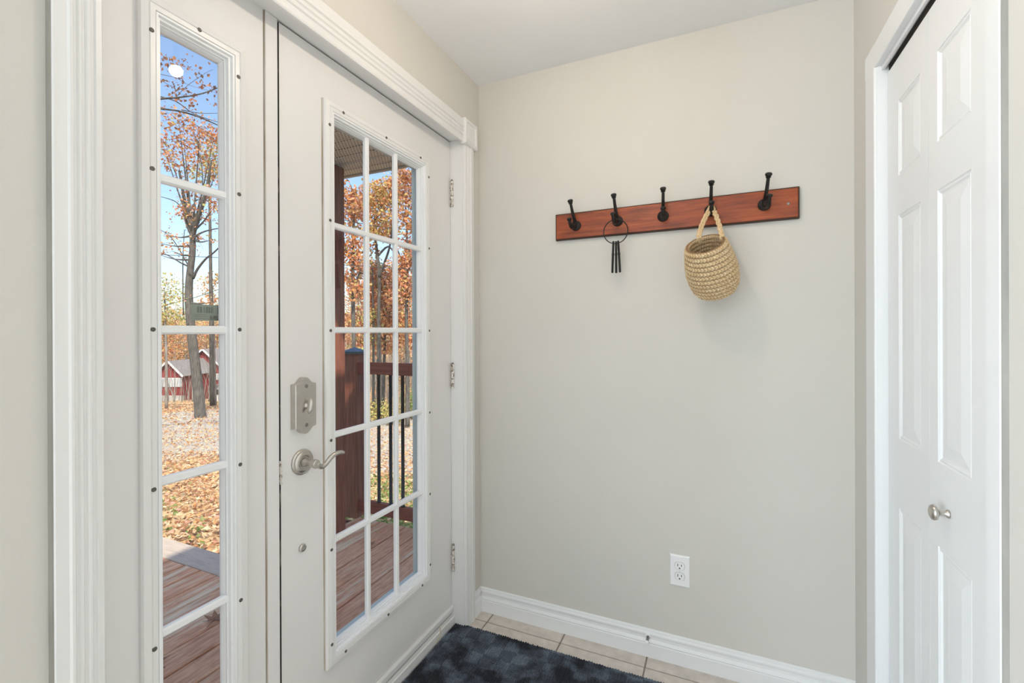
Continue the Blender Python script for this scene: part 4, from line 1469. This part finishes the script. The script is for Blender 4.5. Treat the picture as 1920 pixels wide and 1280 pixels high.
# ------------------------------------------------------------------ red barns
def barn(name, label, apex, eave_l, eave_r, base_y, d, depth, band, clad=None):
    """gable end facing the house at distance d; apex/eaves given as sight-lines"""
    A, L_, R_ = at(*apex, d), at(*eave_l, d), at(*eave_r, d)
    B0, B1 = at(eave_l[0], base_y, d), at(eave_r[0], base_y, d)
    T = thing(name, label, 'barn', tuple((B0 + B1) / 2))
    off = CF * depth
    fm = MB()
    fr_ = [B0 + CU * -1, B1 + CU * -1, R_, A, L_]
    vs = fr_ + [p + off for p in fr_]
    fm.add(vs, [(0, 1, 2, 3, 4), (9, 8, 7, 6, 5)] + [(i, (i + 1) % 5, 5 + (i + 1) % 5, 5 + i) for i in (0, 1, 2, 3, 4)])
    fm.build('barn_wall', M['barnred'], T)
    for a_, b2 in ((L_, A), (A, R_)):
        dr = (b2 - a_) / np.linalg.norm(b2 - a_)
        up = np.cross(CR if False else dr, CF)
        up = -up if up[2] < 0 else up
        e0, e1_ = (a_ - dr * .25, b2) if a_ is L_ else (a_, b2 + dr * .25)
        rm = MB()
        q8 = [p + up * h_ + CF * f_ for f_ in (-.3, depth + .3) for p, h_ in ((e0, .02), (e1_, .02), (e1_, .14), (e0, .14))]
        rm.add(q8, [(0, 1, 2, 3), (7, 6, 5, 4), (0, 4, 5, 1), (1, 5, 6, 2), (2, 6, 7, 3), (3, 7, 4, 0)])
        rm.build('barn_roof', M['roofgrey'], T)
        rb = MB()
        q8 = [p + up * h_ + CF * f_ for f_ in (-.38, -.30) for p, h_ in ((e0, -.02), (e1_, -.02), (e1_, .15), (e0, .15))]
        rb.add(q8, [(0, 1, 2, 3), (7, 6, 5, 4), (0, 4, 5, 1), (1, 5, 6, 2), (2, 6, 7, 3), (3, 7, 4, 0)])
        rb.build('roof_edge_board', M['barnwhite'], T)

    def front(x0_, x1_, y0_, y1_, f0, f1, nm, mt, par):
        q8 = [at(x_, y_, d) + CF * f_ for f_ in (f0, f1) for x_, y_ in ((x0_, y1_), (x1_, y1_), (x1_, y0_), (x0_, y0_))]
        return MB().add(q8, [(0, 1, 2, 3), (7, 6, 5, 4), (0, 4, 5, 1), (1, 5, 6, 2), (2, 6, 7, 3), (3, 7, 4, 0)]).build(nm, mt, par)
    for (x0_, x1_, y0_, y1_) in band:
        wf = front(x0_, x1_, y0_, y1_, -.08, .05, 'window_frame', M['barnwhite'], T)
        front(x0_ + 1.0, x1_ - 1.0, y0_ + 1.2, y1_ - 1.2, -.10, -.05, 'pane', M['barnglass'], wf)
    front(eave_l[0] - 1, eave_r[0] + 1, base_y - 7, base_y + 6, -.15, .2, 'footing', M['stone'], T)
    if clad:
        front(*clad, -.12, .05, 'gable_board', M['barnwhite'], T)
    return T


barn('red_barn', 'small red barn with white edged gable and a row of windows', (318, 678), (294, 702), (343, 703), 748, 47, 5,
     [(301, 311.5, 708, 725), (312, 322, 708, 725), (322.5, 332.5, 708, 725), (333, 342, 708, 725)])
barn('tall_red_barn', 'taller red barn behind the oak trunk with white roof edge', (383, 656), (365, 671), (425, 696), 741, 52, 6, [(404, 412, 700, 712)])
ws_ = thing('white_shed', 'little white shed with dark window in front of the taller red barn', 'shed', tuple(at(404, 748, 45)))
c0 = at(404, 748, 45)
V8 = [c0 + CR * a_ + CU * b2 + CF * f_ for f_ in (0, 2.0) for a_, b2 in ((-.42, -.3), (.75, -.3), (.75, 1.35), (-.42, 1.25))]
BF = [(0, 1, 2, 3), (7, 6, 5, 4), (0, 4, 5, 1), (1, 5, 6, 2), (2, 6, 7, 3), (3, 7, 4, 0)]
MB().add(V8, BF).build('shed_wall', M['barnwhite'], ws_)
V8 = [c0 + CR * a_ + CU * b2 + CF * f_ for f_ in (-.2, 2.2) for a_, b2 in ((-.55, 1.24), (.9, 1.36), (.9, 1.46), (-.55, 1.34))]
MB().add(V8, BF).build('shed_roof', M['roofgrey'], ws_)
V8 = [c0 + CR * a_ + CU * b2 + CF * f_ for f_ in (-.04, .05) for a_, b2 in ((.12, .45), (.36, .45), (.36, .95), (.12, .95))]
MB().add(V8, BF).build('shed_window', M['slot'], ws_)

# pale sapling stems in front of the barn
for pts, r_, lab in (([(327, 752), (322, 735), (314, 715), (310, 690)], .05, 'thin leaning pale birch sapling right in front of the small red barn'),
                     ([(361, 752), (361, 735), (362, 712), (360, 660)], .06, 'thin upright pale birch sapling beside the oak trunk'),
                     ([(391, 752), (395, 725), (398, 700), (396, 650)], .05, 'thin pale birch sapling before the white shed')):
    t_ = MB()
    tubes(t_, [at(x_, y_, 39) for x_, y_ in pts], r_ * 1.2, r_ * .5, 6)
    tag(t_.build('birch_sapling', M['palebark']), lab, 'tree')

# power lines
for lab, pts in (('thin black power cable crossing above the maples in the door glass', [(560, 487, 13), (650, 497, 14), (776, 505, 15), (900, 512, 16)]),
                 ('short high power cable at the hinge side of the door glass', [(560, 395, 15), (700, 423, 15), (776, 431, 16), (900, 441, 17)]),
                 ('thin power cable slanting behind the oak trunk', [(200, 470, 15), (300, 477, 15.5), (412, 483, 16), (480, 486, 16.5)]),
                 ('lower power cable rising to the oak trunk', [(220, 602, 18), (296, 577, 18), (340, 564, 18), (380, 553, 18), (470, 520, 18)])):
    t_ = MB()
    tubes(t_, [at(*p) for p in pts], .010, .010, 5)
    tag(t_.build('power_cable', M['wire']), lab, 'cable')

# single leaves lying on the deck boards


def deck_leaf(x_, y_, rot, sz, lab):
    lobes = 5
    pts = []
    for k in range(lobes * 2 + 1):
        a = math.pi * (k / (lobes * 2)) * 1.5 - .25 * math.pi
        r_ = sz * (1.0 if k % 2 == 0 else .52)
        pts.append((r_ * math.cos(a + rot), r_ * math.sin(a + rot)))
    n_ = len(pts)
    m_ = MB()
    up = lambda p: .006 + .35 * (p[0] ** 2 + p[1] ** 2) / sz + .004 * random.random()
    top = [(x_ + p[0], y_ + p[1], DZ + up(p)) for p in pts]
    vs = [(x_, y_, DZ + .005)] + top + [(x_, y_, DZ + .0038)] + [(t[0], t[1], t[2] - .0012) for t in top]
    fs = [(0, i, i + 1) for i in range(1, n_)] + [(n_ + 1, n_ + 2 + i, n_ + 1 + i) for i in range(1, n_)]
    fs += [(i, n_ + 1 + i, n_ + 2 + i, i + 1) for i in range(1, n_)]
    m_.add(vs, fs)
    o = m_.build('fallen_leaf', M['leaf_one'])
    tag(o, lab, 'leaf')
    st_ = MB().tube([(x_, y_, DZ + .006), (x_ - math.cos(rot + 1.2) * sz * .5, y_ - math.sin(rot + 1.2) * sz * .5, DZ + .004), (x_ - math.cos(rot + 1.3) * sz, y_ - math.sin(rot + 1.3) * sz, DZ + .003)], .0012, 5)
    st_.build('leaf_stem', M['twig'], o)


M['leaf_one'] = pm('dry_leaf', (.40, .19, .10), .8, vs=40, col2=(.24, .10, .055))
deck_leaf(-2.25, 1.455, .6, .055, 'curled orange brown leaf lying on the deck outside the sidelite')
deck_leaf(-2.175, 1.155, 2.0, .05, 'dark dry leaf on the nearest deck boards at the lower left of the sidelite')
deck_leaf(-2.10, 2.385, 1.2, .035, 'small dry leaf on the deck in front of the porch railing')
